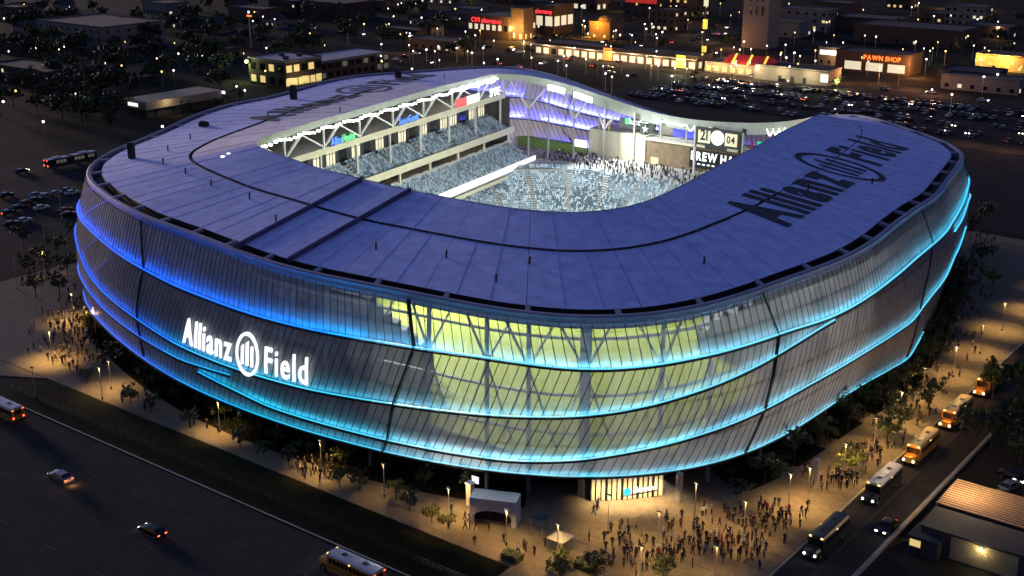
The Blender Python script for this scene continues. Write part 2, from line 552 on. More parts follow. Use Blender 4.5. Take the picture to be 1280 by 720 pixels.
S4 = keyed([(268, 8.9), (276, 8.2), (281, 7.4), (293, 7.3), (305, 7.3), (310, 8.2), (314, 9.5), (320, 11), (326, 11.9), (332, 12.5), (347, 12.3), (0, 12.7), (15, 12), (28, 12), (36, 14), (60, 12)], 1)
BASE_Z = 5.0


def rz_pt(th, r, z):
    t = rad(th)
    return Vector((CX + r * math.cos(t), CY + r * math.sin(t), z))


def wall_pt(th, z, off=0.0):
    u = (z - BASE_Z) / (rim_z(th) - BASE_Z)
    r = lerp(base_r(th), rim_r(th), u) + 2.0 * math.sin(math.pi * max(0, min(1, u)))
    return rz_pt(th, r + off, z)


def roof_pt(th, v, dz=0.0):
    return rz_pt(th, lerp(inn_r(th), rim_r(th), v), lerp(inn_z(th), rim_z(th), v) + dz)


def v_at(th, inset):
    return 1 - inset / (rim_r(th) - inn_r(th))


def roof_z_at(x, y):
    th = math.degrees(math.atan2(y - CY, x - CX)) % 360
    r = math.hypot(x - CX, y - CY)
    v = (r - inn_r(th)) / (rim_r(th) - inn_r(th))
    return lerp(inn_z(th), rim_z(th), v)


stadium = thing('stadium', (CX, CY, 0), 0, 'huge rounded football stadium with pale roof ring and glowing translucent skin', 'stadium')

# --- roof deck (a dark layer under the panels), soffit and inner fascia
fdep = keyed([(60, 1.5), (80, 3.2), (115, 3.2), (130, 1.5), (200, 1.5), (300, 1.5)], 3)
N = 240
deck, sof, fas, tren, rimb = MB(), MB(), MB(), MB(), MB()
for i in range(N):
    a, c = 360.0 * i / N, 360.0 * (i + 1) / N
    va, vc = v_at(a, 3.0), v_at(c, 3.0)
    deck.face([roof_pt(a, 0, -.35), roof_pt(a, va, -.35), roof_pt(c, vc, -.35), roof_pt(c, 0, -.35)])
    sof.face([roof_pt(a, 0, -fdep(a)), roof_pt(c, 0, -fdep(c)), roof_pt(c, vc, -1.9), roof_pt(a, va, -1.9)])
    fas.face([roof_pt(a, 0, .12), roof_pt(c, 0, .12), roof_pt(c, 0, -fdep(c)), roof_pt(a, 0, -fdep(a))])
    # trench: inner cheek, floor
    tren.face([roof_pt(a, va, 0), roof_pt(c, vc, 0), roof_pt(c, vc, -1.9), roof_pt(a, va, -1.9)])
    wa, wc = v_at(a, .9), v_at(c, .9)
    tren.face([roof_pt(a, va, -1.9), roof_pt(c, vc, -1.9), roof_pt(c, wc, -1.9), roof_pt(a, wa, -1.9)])
    prof = [(1.0, -1.9), (1.0, .15), (.75, .42), (.15, .42), (-.12, .2), (-.1, -.75)]
    for (o0, z0), (o1, z1) in zip(prof, prof[1:]):
        p = [rz_pt(a, rim_r(a) - o0, rim_z(a) + z0), rz_pt(a, rim_r(a) - o1, rim_z(a) + z1), rz_pt(c, rim_r(c) - o1, rim_z(c) + z1), rz_pt(c, rim_r(c) - o0, rim_z(c) + z0)]
        rimb.face([p[0], p[3], p[2], p[1]])
deck.build('roof_deck', M['dark'], stadium)
sof.build('soffit', M['soffit2'], stadium)
fas.build('inner_fascia', M['soffit'], stadium)
tren.build('roof_gutter', M['joint'], stadium)
rimb.build('roof_rim', M['rim'], stadium, smooth=True)
for i in range(52):                          # cross pieces over the perimeter gutter
    th = 360 * i / 52 + 1.5
    MB().bar(roof_pt(th, v_at(th, 3.1), -.15), roof_pt(th, v_at(th, .7), -.05), .75, .5).build('gutter_strut', M['rim'], stadium)

# --- roof panels in two rings with open joints
VG = .40
edges = [i * 9.0 for i in range(40)]
for i in range(40):
    a, c = edges[i], edges[i] + 9.0
    for ring in (0, 1):
        b = MB()
        n = 6
        g = .025
        for k in range(n):
            t0, t1 = lerp(a + g, c - g, k / n), lerp(a + g, c - g, (k + 1) / n)
            gut = 150 < t0 < 350
            for q in range(2):
                if ring == 0:
                    v00, v01 = (0, VG - (.008 if gut else .003))
                else:
                    v00, v01 = VG + (.008 if gut else .003), 1
                f0, f1 = q / 2, (q + 1) / 2
                def vv(th, f):
                    hi = v_at(th, 3.0) if ring == 1 else v01
                    return lerp(v00, hi, f)
                b.face([roof_pt(t0, vv(t0, f0)), roof_pt(t0, vv(t0, f1)), roof_pt(t1, vv(t1, f1)), roof_pt(t1, vv(t1, f0))])
        warm = ring == 0 and 150 <= a <= 225  # west inner panels carry the pink light in their colour
        b.build('roof_panel', M['roof_pink_light'] if warm else M['roof'], stadium)
for i in range(120):                         # welded membrane seams
    th = i * 3.0
    if i % 3 == 0: continue
    vv0 = .0 if i % 2 else VG + .03
    b = MB()
    for k in range(3):
        e = v_at(th, 3.1)
        b.bar(roof_pt(th, lerp(vv0, e, k / 3), .01), roof_pt(th, lerp(vv0, e, (k + 1) / 3), .01), .16, .05)
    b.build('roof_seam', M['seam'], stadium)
# gutter lip and the two raised ribs on the south roof
b = MB()
for th in range(166, 334):
    b.bar(roof_pt(th, VG + .012, .06), roof_pt(th + 1, VG + .012, .06), .18, .2)
b.build('gutter_lip', M['joint'], stadium)
for x0, y0, x1, y1 in ((-162.8, 164.6, -159.7, 130.6), (-150.0, 164.0, -146.7, 130.9)):
    b = MB()
    n = 8
    for k in range(n):
        p = [(lerp(x0, x1, (k + e) / n), lerp(y0, y1, (k + e) / n)) for e in (0, 1)]
        b.bar((p[0][0], p[0][1], roof_z_at(*p[0]) + .35), (p[1][0], p[1][1], roof_z_at(*p[1]) + .35), .4, .9)
    b.build('roof_rib', mat('rib_cladding', (.10, .11, .20), .8, spec=.1, noise=(.5, .3)), stadium, label='dark raised rib running across the south roof')
for px, py in ((210, 189), (204, 205), (232, 217), (264, 232), (238, 174), (312, 249), (345, 277), (470, 312), (558, 322), (662, 330), (878, 2170), (1010, 238), (335, 146), (425, 140), (555, 98), (620, 352), (880, 330), (1090, 230)):
    z = 33.0
    for _ in range(6):
        p = at(px, py, z)
        z = roof_z_at(p.x, p.y)
    v = MB()
    v.tube((p.x, p.y, z), (p.x, p.y, z + 1.1), .16, .16, 6)
    v.tube((p.x, p.y, z + 1.0), (p.x, p.y, z + 1.2), .26, .2, 6)
    v.build('roof_vent', M['dark'], stadium)
for px, py, w, h in ((367, 124, 1.6, 3.4), (498, 97, 1.5, 2.6), (165, 198, 1.2, 3.2), (255, 158, 2.4, 1.0)):
    z = 34.0
    for _ in range(6):
        p = at(px, py, z)
        z = roof_z_at(p.x, p.y)
    v = MB()
    v.box((p.x, p.y, z + h / 2), (w, 1.1, h), .2)
    v.box((p.x, p.y, z + h + .1), (w * .7, .8, .4), .2)
    v.build('roof_hatch', M['dark'], stadium)

# --- lettering painted on the roof
def roof_map(ax, ay, bx, by, width, yscale, lift=.11):
    d = Vector((bx - ax, by - ay)) / width
    n = Vector((-d.y, d.x)).normalized() * yscale
    def f(u, v, o):
        x, y = ax + d.x * u + n.x * v, ay + d.y * u + n.y * v
        return Vector((x, y, roof_z_at(x, y) + lift))
    return f


def ring_logo(mp, cx, cy, r, w, m, parent, depth=0, name='emblem'):
    """a ring round three upright bars, the middle one taller"""
    bm = bmesh.new()
    n = 48
    vs = []
    for i in range(n):
        t = 2 * math.pi * i / n
        vs.append((bm.verts.new((cx + r * math.cos(t), cy + r * math.sin(t), 0)), bm.verts.new((cx + (r - w) * math.cos(t), cy + (r - w) * math.sin(t), 0))))
    for i in range(n):
        a, c = vs[i], vs[(i + 1) % n]
        bm.faces.new((a[0], c[0], c[1], a[1]))
    for dx, y0, y1 in ((-.42, -.5, .42), (0, -.5, .62), (.42, -.5, .42)):
        hw = .085
        cols = 4
        pr = None
        for k in range(cols + 1):
            y = cy + r * lerp(y0, y1, k / cols)
            tip = -.10 * r if (k == cols and dx <= 0) else 0
            cur = (bm.verts.new((cx + r * (dx - hw), y + tip, 0)), bm.verts.new((cx + r * (dx + hw), y, 0)))
            if pr: bm.faces.new((pr[0], pr[1], cur[1], cur[0]))
            pr = cur
    if depth:
        q = bmesh.ops.extrude_face_region(bm, geom=list(bm.faces))
        for g in q['geom']:
            if isinstance(g, bmesh.types.BMVert): g.co.z = 1.0
    for v in bm.verts: v.co = mp(v.co.x, v.co.y, v.co.z * depth)
    bmesh.ops.recalc_face_normals(bm, faces=bm.faces)
    me = bpy.data.meshes.new(name)
    bm.to_mesh(me); bm.free()
    me.materials.append(m)
    link(name, me, parent)


def lockup(mp, material, parent, sx, bold, depth=0, cut=0, gap=.07, name='letter'):
    """the word, the ring emblem and the second word on one baseline; returns nothing, layout starts at u = 0"""
    _, w1 = letters('Allianz', sx, gap, bold)
    sign_text('Allianz', mp, material, parent, sx, gap, bold, depth, name=name, cut=cut)
    r = .58
    c = w1 + .2 + r * SQ
    ring_logo(lambda u, v, o: mp(c + (u) * SQ, v, o), 0, .33, r, .085, material, parent, depth)
    sign_text('Field', mp, material, parent, sx, gap, bold * .6, depth, name=name, cut=cut, x0=c + r * SQ + .22)


SQ = 1.0
def lock_width(sx, gap, bold):
    return letters('Allianz', sx, gap, bold)[1] + letters('Field', sx, gap, bold * .6)[1] + .42 + 1.16 * SQ


SQ = .95
W_ = lock_width(.95, .1, .045)
lockup(roof_map(-90.6, 194.0, -100.5, 277.0, W_, 16.5), M['paint'], stadium, .95, .045, cut=2, gap=.1, name='roof_letter')
lockup(roof_map(-222.5, 196.5, -236.0, 270.0, W_, 14.0), M['paint'], stadium, .95, .045, cut=2, gap=.1, name='roof_letter')

# --- translucent skin: panels between slanting mullions, band by band
STEP = .8
NP = int(360 / STEP)
levels = [rim_z, L1, L2, L3, lambda th: BASE_Z]
slant = [.10, -.20, -.24, -.22]           # degrees per metre of height
mull = [MB() for _ in range(4)]
rest = [MB() for _ in range(4)]
objs = 0
for bnd in range(4):
    top, bot = levels[bnd], levels[bnd + 1]
    def pt(th0, f, off=0.0, bnd=bnd, top=top, bot=bot):
        th = th0
        z1 = top(th) - (.75 if bnd == 0 else .0)
        z0 = bot(th)
        zz = lerp(z0, z1, f)
        th = th0 - slant[bnd] * (zz - (z0 + z1) / 2)
        z1 = top(th) - (.75 if bnd == 0 else .0)
        z0 = bot(th)
        return wall_pt(th, lerp(z0, z1, f), off)
    for i in range(NP):
        a = i * STEP
        g = .014
        rows = 3
        fs = []
        mid = a + STEP / 2
        if top(mid) - bot(mid) < .35:
            continue
        for k in range(rows):
            f0, f1 = lerp(.02, .985, k / rows), lerp(.02, .985, (k + 1) / rows)
            fs.append([pt(a + g, f0), pt(a + STEP - g, f0), pt(a + STEP - g, f1), pt(a + g, f1)])
        near = 291 <= a < 348
        if near and bnd < 4:
            b = MB()
            for q in fs: b.face(q)
            b.build('facade_panel', M['skin'] if bnd < 2 else M['skinlow'], stadium)
            objs += 1
        else:
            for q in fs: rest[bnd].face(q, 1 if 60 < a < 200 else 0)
        for k in range(rows):
            f0, f1 = k / rows, (k + 1) / rows
            mull[bnd].bar(pt(a, f0, -.02), pt(a, f1, -.02), .08, .12)
    rest[bnd].build('facade_fabric', [M['skin'] if bnd < 2 else M['skinlow'], M['skinfar']], stadium, kind='stuff')
    mull[bnd].build('mullions', M['joint'], stadium, kind='stuff')
# black joints that cut the skin
for keys in (((295.9, 29.4), (296.7, 22.9), (294.9, 13.7), (294.2, 7.4), (293.7, 5.1)), ((326.4, 29.4), (327.85, 23.0), (326.4, 12.6), (324.5, 5.0)), ((254.5, 29.4), (257.9, 22.0), (257.4, 12.7), (258.2, 5.6)), ((6.4, 28.6), (7.5, 21.9), (0, 14.0), (355, 5.4)), ((40, 27.6), (42, 20), (36, 5.4)), ((120, 29), (122, 15), (118, 5.4)), ((170, 33), (172, 20), (168, 5.4)), ((212, 30.4), (214, 20), (210, 5.4))):
    wd = .55 if keys[0][0] in (295.9, 326.4) else .25
    b = MB()
    for (t0, z0), (t1, z1) in zip(keys, keys[1:]):
        dt = (t1 - t0 + 180) % 360 - 180
        for k in range(5):
            p = [wall_pt(t0 + dt * f, lerp(z0, z1, f), .12) for f in (k / 5, (k + 1) / 5)]
            b.bar(p[0], p[1], wd, .3)
    b.build('expansion_joint', M['joint'], stadium)

# --- LED strips along the seams: a lit ledge that washes the fabric above it
def led_color(th, low):
    th = th % 360
    keys = [(0, (.10, .55, .82)), (45, (.02, .5, .9)), (60, (.10, .12, 1)), (200, (.10, .10, 1)), (225, (.02, .09, 1)), (262, (.0, .12, 1)), (280, (0, .18, 1)), (291, (0, .36, .95)), (300, (.09, .55, .82)), (330, (.12, .58, .8)), (360, (.10, .55, .82))]
    if low:
        keys = [(0, (.10, .55, .82)), (45, (.02, .5, .9)), (60, (.10, .12, 1)), (200, (.10, .10, 1)), (225, (.02, .09, 1)), (258, (.0, .14, 1)), (268, (0, .34, .85)), (278, (0, .5, .8)), (300, (.09, .55, .8)), (330, (.12, .58, .8)), (360, (.10, .55, .82))]
    for (a, ca), (c, cc) in zip(keys, keys[1:]):
        if a <= th <= c:
            t = (th - a) / (c - a)
            return tuple(lerp(x, y, t) for x, y in zip(ca, cc))


LED = {}
def led_mat(th, low, s):
    k = (int(th % 360) // 6, low, s)
    if k not in LED:
        LED[k] = mat('led_light', (.3, .4, .5), .4, emit=led_color(th, low), estr=s)
    return LED[k]


def led_strip(fn, t0, t1, low, wash, seg=4.0, w=.34, h=.22, show=1.3):
    n = max(1, round((t1 - t0) / seg))
    for i in range(n):
        a, c = lerp(t0, t1, i / n), lerp(t0, t1, (i + 1) / n)
        b = MB()
        m = 4
        for k in range(m):
            u0, u1 = lerp(a + .03, c - .03, k / m), lerp(a + .03, c - .03, (k + 1) / m)
            z0, z1 = fn(u0), fn(u1)
            P = [wall_pt(u0, z0 - h / 2, .05), wall_pt(u0, z0 - h / 2, .05 + w * .4), wall_pt(u0, z0 + h / 2, .05 + w), wall_pt(u0, z0 + h / 2, .05)]
            Q = [wall_pt(u1, z1 - h / 2, .05), wall_pt(u1, z1 - h / 2, .05 + w * .4), wall_pt(u1, z1 + h / 2, .05 + w), wall_pt(u1, z1 + h / 2, .05)]
            for e in range(4):
                b.face([P[e], Q[e], Q[(e + 1) % 4], P[(e + 1) % 4]])
        b.build('led_strip', led_mat((a + c) / 2, low, show), stadium)
        d = MB()                              # dark carrier under the strip
        for k in range(m):
            u0, u1 = lerp(a, c, k / m), lerp(a, c, (k + 1) / m)
            d.bar(wall_pt(u0, fn(u0) - h / 2 - .2, .1), wall_pt(u1, fn(u1) - h / 2 - .2, .1), .5, .3)
        d.build('strip_carrier', M['joint'], stadium)
        # the strip's own light, thrown up the fabric
        th = (a + c) / 2
        p0, p1 = wall_pt(a, fn(a) + h / 2 + .04, .35), wall_pt(c, fn(c) + h / 2 + .04, .35)
        ld = bpy.data.lights.new('led_wash', 'AREA')
        ld.shape = 'RECTANGLE'
        ld.size = (p1 - p0).length
        ld.size_y = .5
        ld.spread = rad(125)
        ld.color = led_color(th, low)
        ld.energy = wash * ld.size * EX * (1.8 if fn is L1 and 214 < th % 360 < 294 else 1.0)
        o = bpy.data.objects.new('led_wash', ld)
        x = (p1 - p0).normalized()
        t = rad(th)
        out = Vector((math.cos(t), math.sin(t), 0))
        zz = (Vector((0, 0, -1)) + out * .22)
        zz = (zz - x * zz.dot(x)).normalized()      # the lamp shines along -Z: upwards and a little inwards
        yy = zz.cross(x)
        o.matrix_world = Matrix.Translation((p0 + p1) / 2) @ Matrix((x, yy, zz)).transposed().to_4x4()
        col.objects.link(o)


led_strip(L1, -160, 92, False, 42, w=.45, h=.24)
led_strip(L1, 92, 150, False, 620, w=.5, h=.3)
led_strip(L1, 150, 200, False, 42, w=.5, h=.3)
led_strip(L2, 214, 336.2, True, 21, w=.36, h=.2)
led_strip(L2, 22, 44, True, 40, w=.42, h=.26)
led_strip(L2, 92, 150, True, 650, w=.42, h=.26)
led_strip(S3, 214, 275.6, True, 10, w=.28, h=.16)
led_strip(S4, 270.2, 396, True, 21, w=.36, h=.2)
led_strip(L3, 92, 150, True, 360)
led_strip(lambda th: 5.15, 214, 365, True, 9, w=.28, h=.17)

# --- the illuminated name on the south skin
sign = thing('illuminated_sign', wall_pt(277, 13), 0, 'large white illuminated letters and ring emblem on the south stadium skin', 'sign')
SQ = .72
sxx, gp, bd = .64, .11, .012
Wd = lock_width(sxx, gp, bd)
def sign_map(u, v, o):
    th = lerp(268.1, 286.25, u / Wd)
    z0 = lerp(13.3, 13.75, u / Wd)
    return wall_pt(th, z0 + v * 6.3, .5 + o)
lockup(sign_map, M['white_e'], sign, sxx, bd, depth=.35, cut=2, gap=gp)

# --- ground floor under the overhang
low, sf = MB(), MB()
for i in range(N):
    a, c = 360.0 * i / N, 360.0 * (i + 1) / N
    ins = 7.0
    sf.face([rz_pt(a, base_r(a) - .1, BASE_Z - .1), rz_pt(c, base_r(c) - .1, BASE_Z - .1), rz_pt(c, base_r(c) - ins, BASE_Z - .1), rz_pt(a, base_r(a) - ins, BASE_Z - .1)])
    if not (311.0 <= a % 360 <= 317.4):
        low.face([rz_pt(a, base_r(a) - ins, 0), rz_pt(c, base_r(c) - ins, 0), rz_pt(c, base_r(c) - ins, BASE_Z - .1), rz_pt(a, base_r(a) - ins, BASE_Z - .1)])
sf.build('overhang_soffit', M['darkwall'], stadium)
low.build('ground_floor_wall', M['glassdark'], stadium)
for i in range(110):
    th = 215 + i * (172.0 / 110)
    if 310.5 < th % 360 < 318: continue
    MB().bar(rz_pt(th, base_r(th) - 6.9, .12), rz_pt(th, base_r(th) - 6.9, BASE_Z - .1), .22, .3).build('ground_floor_mullion', M['dark'], stadium)

# --- planting beds along the stadium foot, their near-black standing for the overhang's shade
soil = mat('bed_soil_shade', (.016, .014, .012), .95, spec=.03, noise=(.8, .4))
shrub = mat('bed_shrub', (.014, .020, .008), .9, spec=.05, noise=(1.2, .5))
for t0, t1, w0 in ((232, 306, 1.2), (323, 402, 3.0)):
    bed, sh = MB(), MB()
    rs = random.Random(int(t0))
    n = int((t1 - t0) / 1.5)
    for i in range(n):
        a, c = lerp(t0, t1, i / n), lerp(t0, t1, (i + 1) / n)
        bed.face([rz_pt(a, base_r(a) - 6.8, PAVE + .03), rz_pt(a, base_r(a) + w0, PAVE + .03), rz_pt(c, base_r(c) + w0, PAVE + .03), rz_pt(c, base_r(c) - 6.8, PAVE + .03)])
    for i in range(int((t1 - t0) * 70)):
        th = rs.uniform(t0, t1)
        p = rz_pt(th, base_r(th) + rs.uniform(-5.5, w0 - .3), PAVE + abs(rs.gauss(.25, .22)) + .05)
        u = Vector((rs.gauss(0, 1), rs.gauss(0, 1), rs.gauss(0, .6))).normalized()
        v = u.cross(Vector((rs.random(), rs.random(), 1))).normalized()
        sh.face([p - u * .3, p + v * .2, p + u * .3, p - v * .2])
    bed.build('planting_bed_shade', soil, kind='structure')
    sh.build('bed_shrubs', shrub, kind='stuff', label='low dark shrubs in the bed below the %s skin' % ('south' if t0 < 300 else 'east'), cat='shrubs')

# ------------------------------------------------------------------ inside the stadium
sheet('pitch', [(-200, 148), (-106, 146), (-93, 162), (-98, 236), (-120, 268), (-200, 268)], .13, M['turf'])
b = MB()
for x0, y0, x1, y1 in ((-197, 160, -129, 160.12), (-197, 264, -129, 264.12), (-197, 160, -196.88, 264), (-129.12, 160, -129, 264), (-197, 212, -129, 212.12), (-183, 160, -182.88, 176), (-143.1, 160, -143, 176), (-183, 176, -143, 176.12)):
    b.box(((x0 + x1) / 2, (y0 + y1) / 2, .137), (x1 - x0, y1 - y0, .006))
b.build('pitch_markings', M['line'], kind='structure')

# swept seating bowl: rounded rectangle round the pitch
def bowl_path(off):
    x0, x1, y0, y1 = -197 - off, -129 + off, 158 - off, 264 + off
    r = 7 + off * .95
    pts = []
    for cx, cy, a0 in ((x0 + r, y1 - r, 180), (x1 - r, y1 - r, 90), (x1 - r, y0 + r, 0), (x0 + r, y0 + r, 270)):
        for k in range(13):
            t = rad(a0 - 90 * k / 12)
            pts.append(Vector((cx + r * math.cos(t), cy + r * math.sin(t), 0)))
    return pts


def walk(pts, step, start=0.0):
    """points and directions every `step` along a polyline"""
    out, acc = [], start
    for a, c in zip(pts, pts[1:]):
        l = (c - a).length
        if l < 1e-6: continue
        d = (c - a) / l
        while acc < l:
            out.append((a + d * acc, d))
            acc += step
        acc -= l
    return out


def seat(mb, p, d, z, face, kind):
    """one tip-up seat: pan and back, facing `face`"""
    s = Vector((d.x, d.y, 0)) * .21
    n = Vector((face.x, face.y, 0))
    q = Vector((p.x, p.y, z))
    a = q + n * .05 + Vector((0, 0, .42)); e = q - n * .28 + Vector((0, 0, .42)); t = q - n * .36 + Vector((0, 0, .95))
    mb.face([a - s, a + s, e + s, e - s], kind)
    mb.face([e - s, e + s, t + s, t - s], kind)
    mb.face([a - s, a - s - Vector((0, 0, .18)), a + s - Vector((0, 0, .18)), a + s], kind)


stand = thing('seating_bowl', (-165, 266, 0), 0, 'lower bowl of pale blue seats curving round the far corner of the pitch', 'grandstand')
rows = 22
terr, seats = MB(), MB()
for k in range(rows):
    off = 3 + k * .86
    z = 1.4 + k * .43
    pa, pb = bowl_path(off), bowl_path(off + .86)
    # west side, north-west corner, north, north-east corner, part of the east
    idx = list(range(0, 26))
    A = [Vector((-197 - off, 166, 0))] + [pa[i] for i in idx] + [Vector((-129 + off, 252 - off * .2, 0))]
    B = [Vector((-197 - off - .86, 166, 0))] + [pb[i] for i in idx] + [Vector((-129 + off + .86, 252 - off * .2, 0))]
    wlim = 12
    for i in range(len(A) - 1):
        if k > wlim and i < 1: continue
        terr.face([(A[i].x, A[i].y, z), (A[i + 1].x, A[i + 1].y, z), (B[i + 1].x, B[i + 1].y, z), (B[i].x, B[i].y, z)])
        terr.face([(A[i].x, A[i].y, z - .43), (A[i + 1].x, A[i + 1].y, z - .43), (A[i + 1].x, A[i + 1].y, z), (A[i].x, A[i].y, z)])
    path = A if k <= wlim else A[1:]
    ctr = Vector((-163, 212, 0))
    for p, d in walk(path, .56, .1 + (k % 2) * .1):
        n = Vector((-d.y, d.x, 0))
        if n.dot(ctr - p) < 0: n = -n
        # aisles fan out from the pitch corners
        ang = math.degrees(math.atan2(p.y - 240, p.x + 170))
        if abs((ang % 13) - 6.5) < .8: continue
        if random.random() < .04: continue
        q = p - n * .45
        h = math.sin(p.x * .21) + math.sin(p.y * .17 + k * .3) + random.uniform(-1.2, 1.2)
        seat(seats, q, d, z, n, 0 if random.random() < .34 else (1 if h > -.2 else 2))
terr.build('terrace', M['step'], stand)
seats.build('seats', [M['seat_a'], M['seat_b'], M['seat_c']], stand, kind='stuff')
# front wall of the bowl and railings
b = MB()
fp = [Vector((-200, 166, 0))] + bowl_path(3.0)[:26] + [Vector((-126, 251, 0))]
for a, c in zip(fp, fp[1:]):
    b.face([(a.x, a.y, .1), (c.x, c.y, .1), (c.x, c.y, 2.2), (a.x, a.y, 2.2)])
b.build('front_wall', M['concrete'], stand)
fl = MB()
fl.prism([(-216, 270), (-196, 285.5), (-120, 286.5), (-120, 304), (-232, 304), (-232, 282)], 10.2, 10.55)
fl.build('concourse_floor', M['concrete'], stand)

# --- west stand: suites, balcony seats, lower tier, trusses
WA, WB = Vector((-203, 168, 0)), Vector((-222, 284, 0))
WL = (WB - WA).length
wd_ = (WB - WA) / WL
wn_ = Vector((wd_.y, -wd_.x, 0))


def W(s, n, z):
    return WA + wd_ * s + wn_ * n + Vector((0, 0, z))


def wslab(mb, s0, s1, n0, n1, z0, z1, mi=0):
    p = [W(s0, n0, 0), W(s1, n0, 0), W(s1, n1, 0), W(s0, n1, 0)]
    mb.prism([(q.x, q.y) for q in p], z0, z1, mi)
    return mb


ws = thing('west_stand', W(WL / 2, 0, 0), 0, 'two level west grandstand with suites under a steel truss', 'grandstand')
wslab(MB(), -2, WL, -22, .2, 28.2, 29.7).build('suite_roof', M['fascia'], ws)
wslab(MB(), -2, WL, -22, -6.0, 19.6, 28.1).build('suite_wall', M['darkwall'], ws)
wslab(MB(), -2, WL, -22, -5.2, 14.6, 18.6).build('concourse_wall', M['darkwall'], ws)
wslab(MB(), -2, WL + 1, -7, 2.2, 18.5, 19.1).build('balcony_floor', M['concrete'], ws)
wslab(MB(), -2, WL + 1, 2.0, 2.35, 18.2, 20.1).build('balcony_front', M['fascia'], ws)
wslab(MB(), -2, WL + 1, -7, 1.6, 14.0, 14.6).build('concourse_floor', M['concrete'], ws)
wslab(MB(), -2, WL + 1, 1.2, 1.5, 14.6, 15.9).build('tier_back_wall', M['fascia'], ws)
seats, terr = MB(), MB()
for k in range(7):
    n, z = 1.6 - k * .95, 19.4 + k * .5
    wslab(terr, -2, WL, n - .95, n, z - .4, z)
    for i in range(int(WL / .58)):
        s = i * .58
        if (s % 14.5) < 1.2 or random.random() < .06: continue
        p = W(s, n - .45, 0)
        seat(seats, p, wd_, z, wn_, random.choice((0, 0, 1, 1, 2)))
for k in range(10):
    n, z = 8.6 - k * .74, 11.4 + k * .42
    wslab(terr, -2, WL, n - .74, n, z - .42, z)
    for i in range(int(WL / .58)):
        s = i * .58
        if ((s + k * .35) % 14.5) < 1.3 or random.random() < .05: continue
        p = W(s, n - .4, 0)
        seat(seats, p, wd_, z, wn_, random.choice((0, 0, 1, 1, 2)))
terr.build('terrace', M['step'], ws)
seats.build('seats', [M['seat_a'], M['seat_b'], M['seat_c']], ws, kind='stuff')
wslab(MB(), 4, WL + 2, 8.7, 9.0, 10.1, 11.9).build('ribbon_board', mat('ribbon_board', (.8, .8, .8), .4, emit=(1, 1, 1), estr=.85), ws, label='white lit ribbon board along the front of the tier')
wslab(MB(), -2, WL, -4, 8.4, 9.4, 9.9).build('tier_underside', M['concrete'], ws)
wslab(MB(), -2, WL, -1.0, -.5, 6.5, 9.4).build('lower_concourse_wall', M['fascia'], ws)
wslab(MB(), -2, WL, 8.6, 8.9, 8.3, 9.3).build('lower_rail', M['fascia'], ws)
# suite windows, concourse openings
for i in range(22):
    s = 3 + i * 5.2
    lit = i in (2, 3, 6, 7, 9, 11, 13, 15, 17, 18, 20, 21)
    wide = 3.4 if lit else 3.0
    w = wslab(MB(), s, s + wide, -5.98, -5.9, 23.0, 27.2).build('suite_window', M['win_cream'] if lit else M['glassdark'], ws)
    for q in (.33, .66):
        wslab(MB(), s + wide * q - .06, s + wide * q + .06, -5.9, -5.8, 23.0, 27.2).build('window_bar', M['dark'], w)
    wslab(MB(), s, s + wide, -5.9, -5.8, 25.6, 25.75).build('window_bar', M['dark'], w)
for i in range(36):
    s = 2 + i * 3.2
    if random.random() < .35: continue
    wslab(MB(), s, s + random.uniform(1.0, 2.2), -5.18, -5.1, 15.0, random.uniform(16.6, 17.9)).build('concourse_opening', M['win_warm'] if random.random() < .6 else M['win_cream'], ws)
for i in range(9):
    s = 2.0 + i * 14.3
    MB().bar(W(s, 1.7, 9.9), W(s, 1.7, 18.2), .5).build('column', M['fascia'], ws)
    MB().bar(W(s, -1.0, 19.1), W(s, -1.0, 28.2), .45).build('column', M['steel'], ws)
    MB().bar(W(s, .1, 29.7), W(s, .1, 34.7), .42).build('truss_post', M['steel'], ws)
    MB().bar(W(s, .1, 30.0), W(s + 6.6, .1, 34.6), .5).build('truss_diagonal', M['steel'], ws)
    if s > 8:
        MB().bar(W(s, .1, 30.0), W(s - 6.0, -3.5, 34.4), .36).build('truss_diagonal', M['steel'], ws)
for i in range(60):                                   # spots under the suite roof
    s = 2 + i * 1.95
    wslab(MB(), s, s + .22, -.7, -.45, 28.08, 28.2).build('downlight', M['white_e'], ws)
# end wall of the west stand (north)
wslab(MB(), WL, WL + .6, -22, 1.2, 10, 28.2).build('end_wall', M['darkwall'], ws)

# flood lamps under the inner roof edge
def lamp_row(s0, s1, n, z, step, parent=ws):
    k = int((s1 - s0) / step)
    for i in range(k):
        s = s0 + i * step + random.uniform(-.1, .1)
        p = W(s, n, z + .25 * math.sin(i * 1.3))
        b = MB()
        b.box(p, (.75, .5, .5), .1)
        b.build('floodlight', M['flood'], parent)


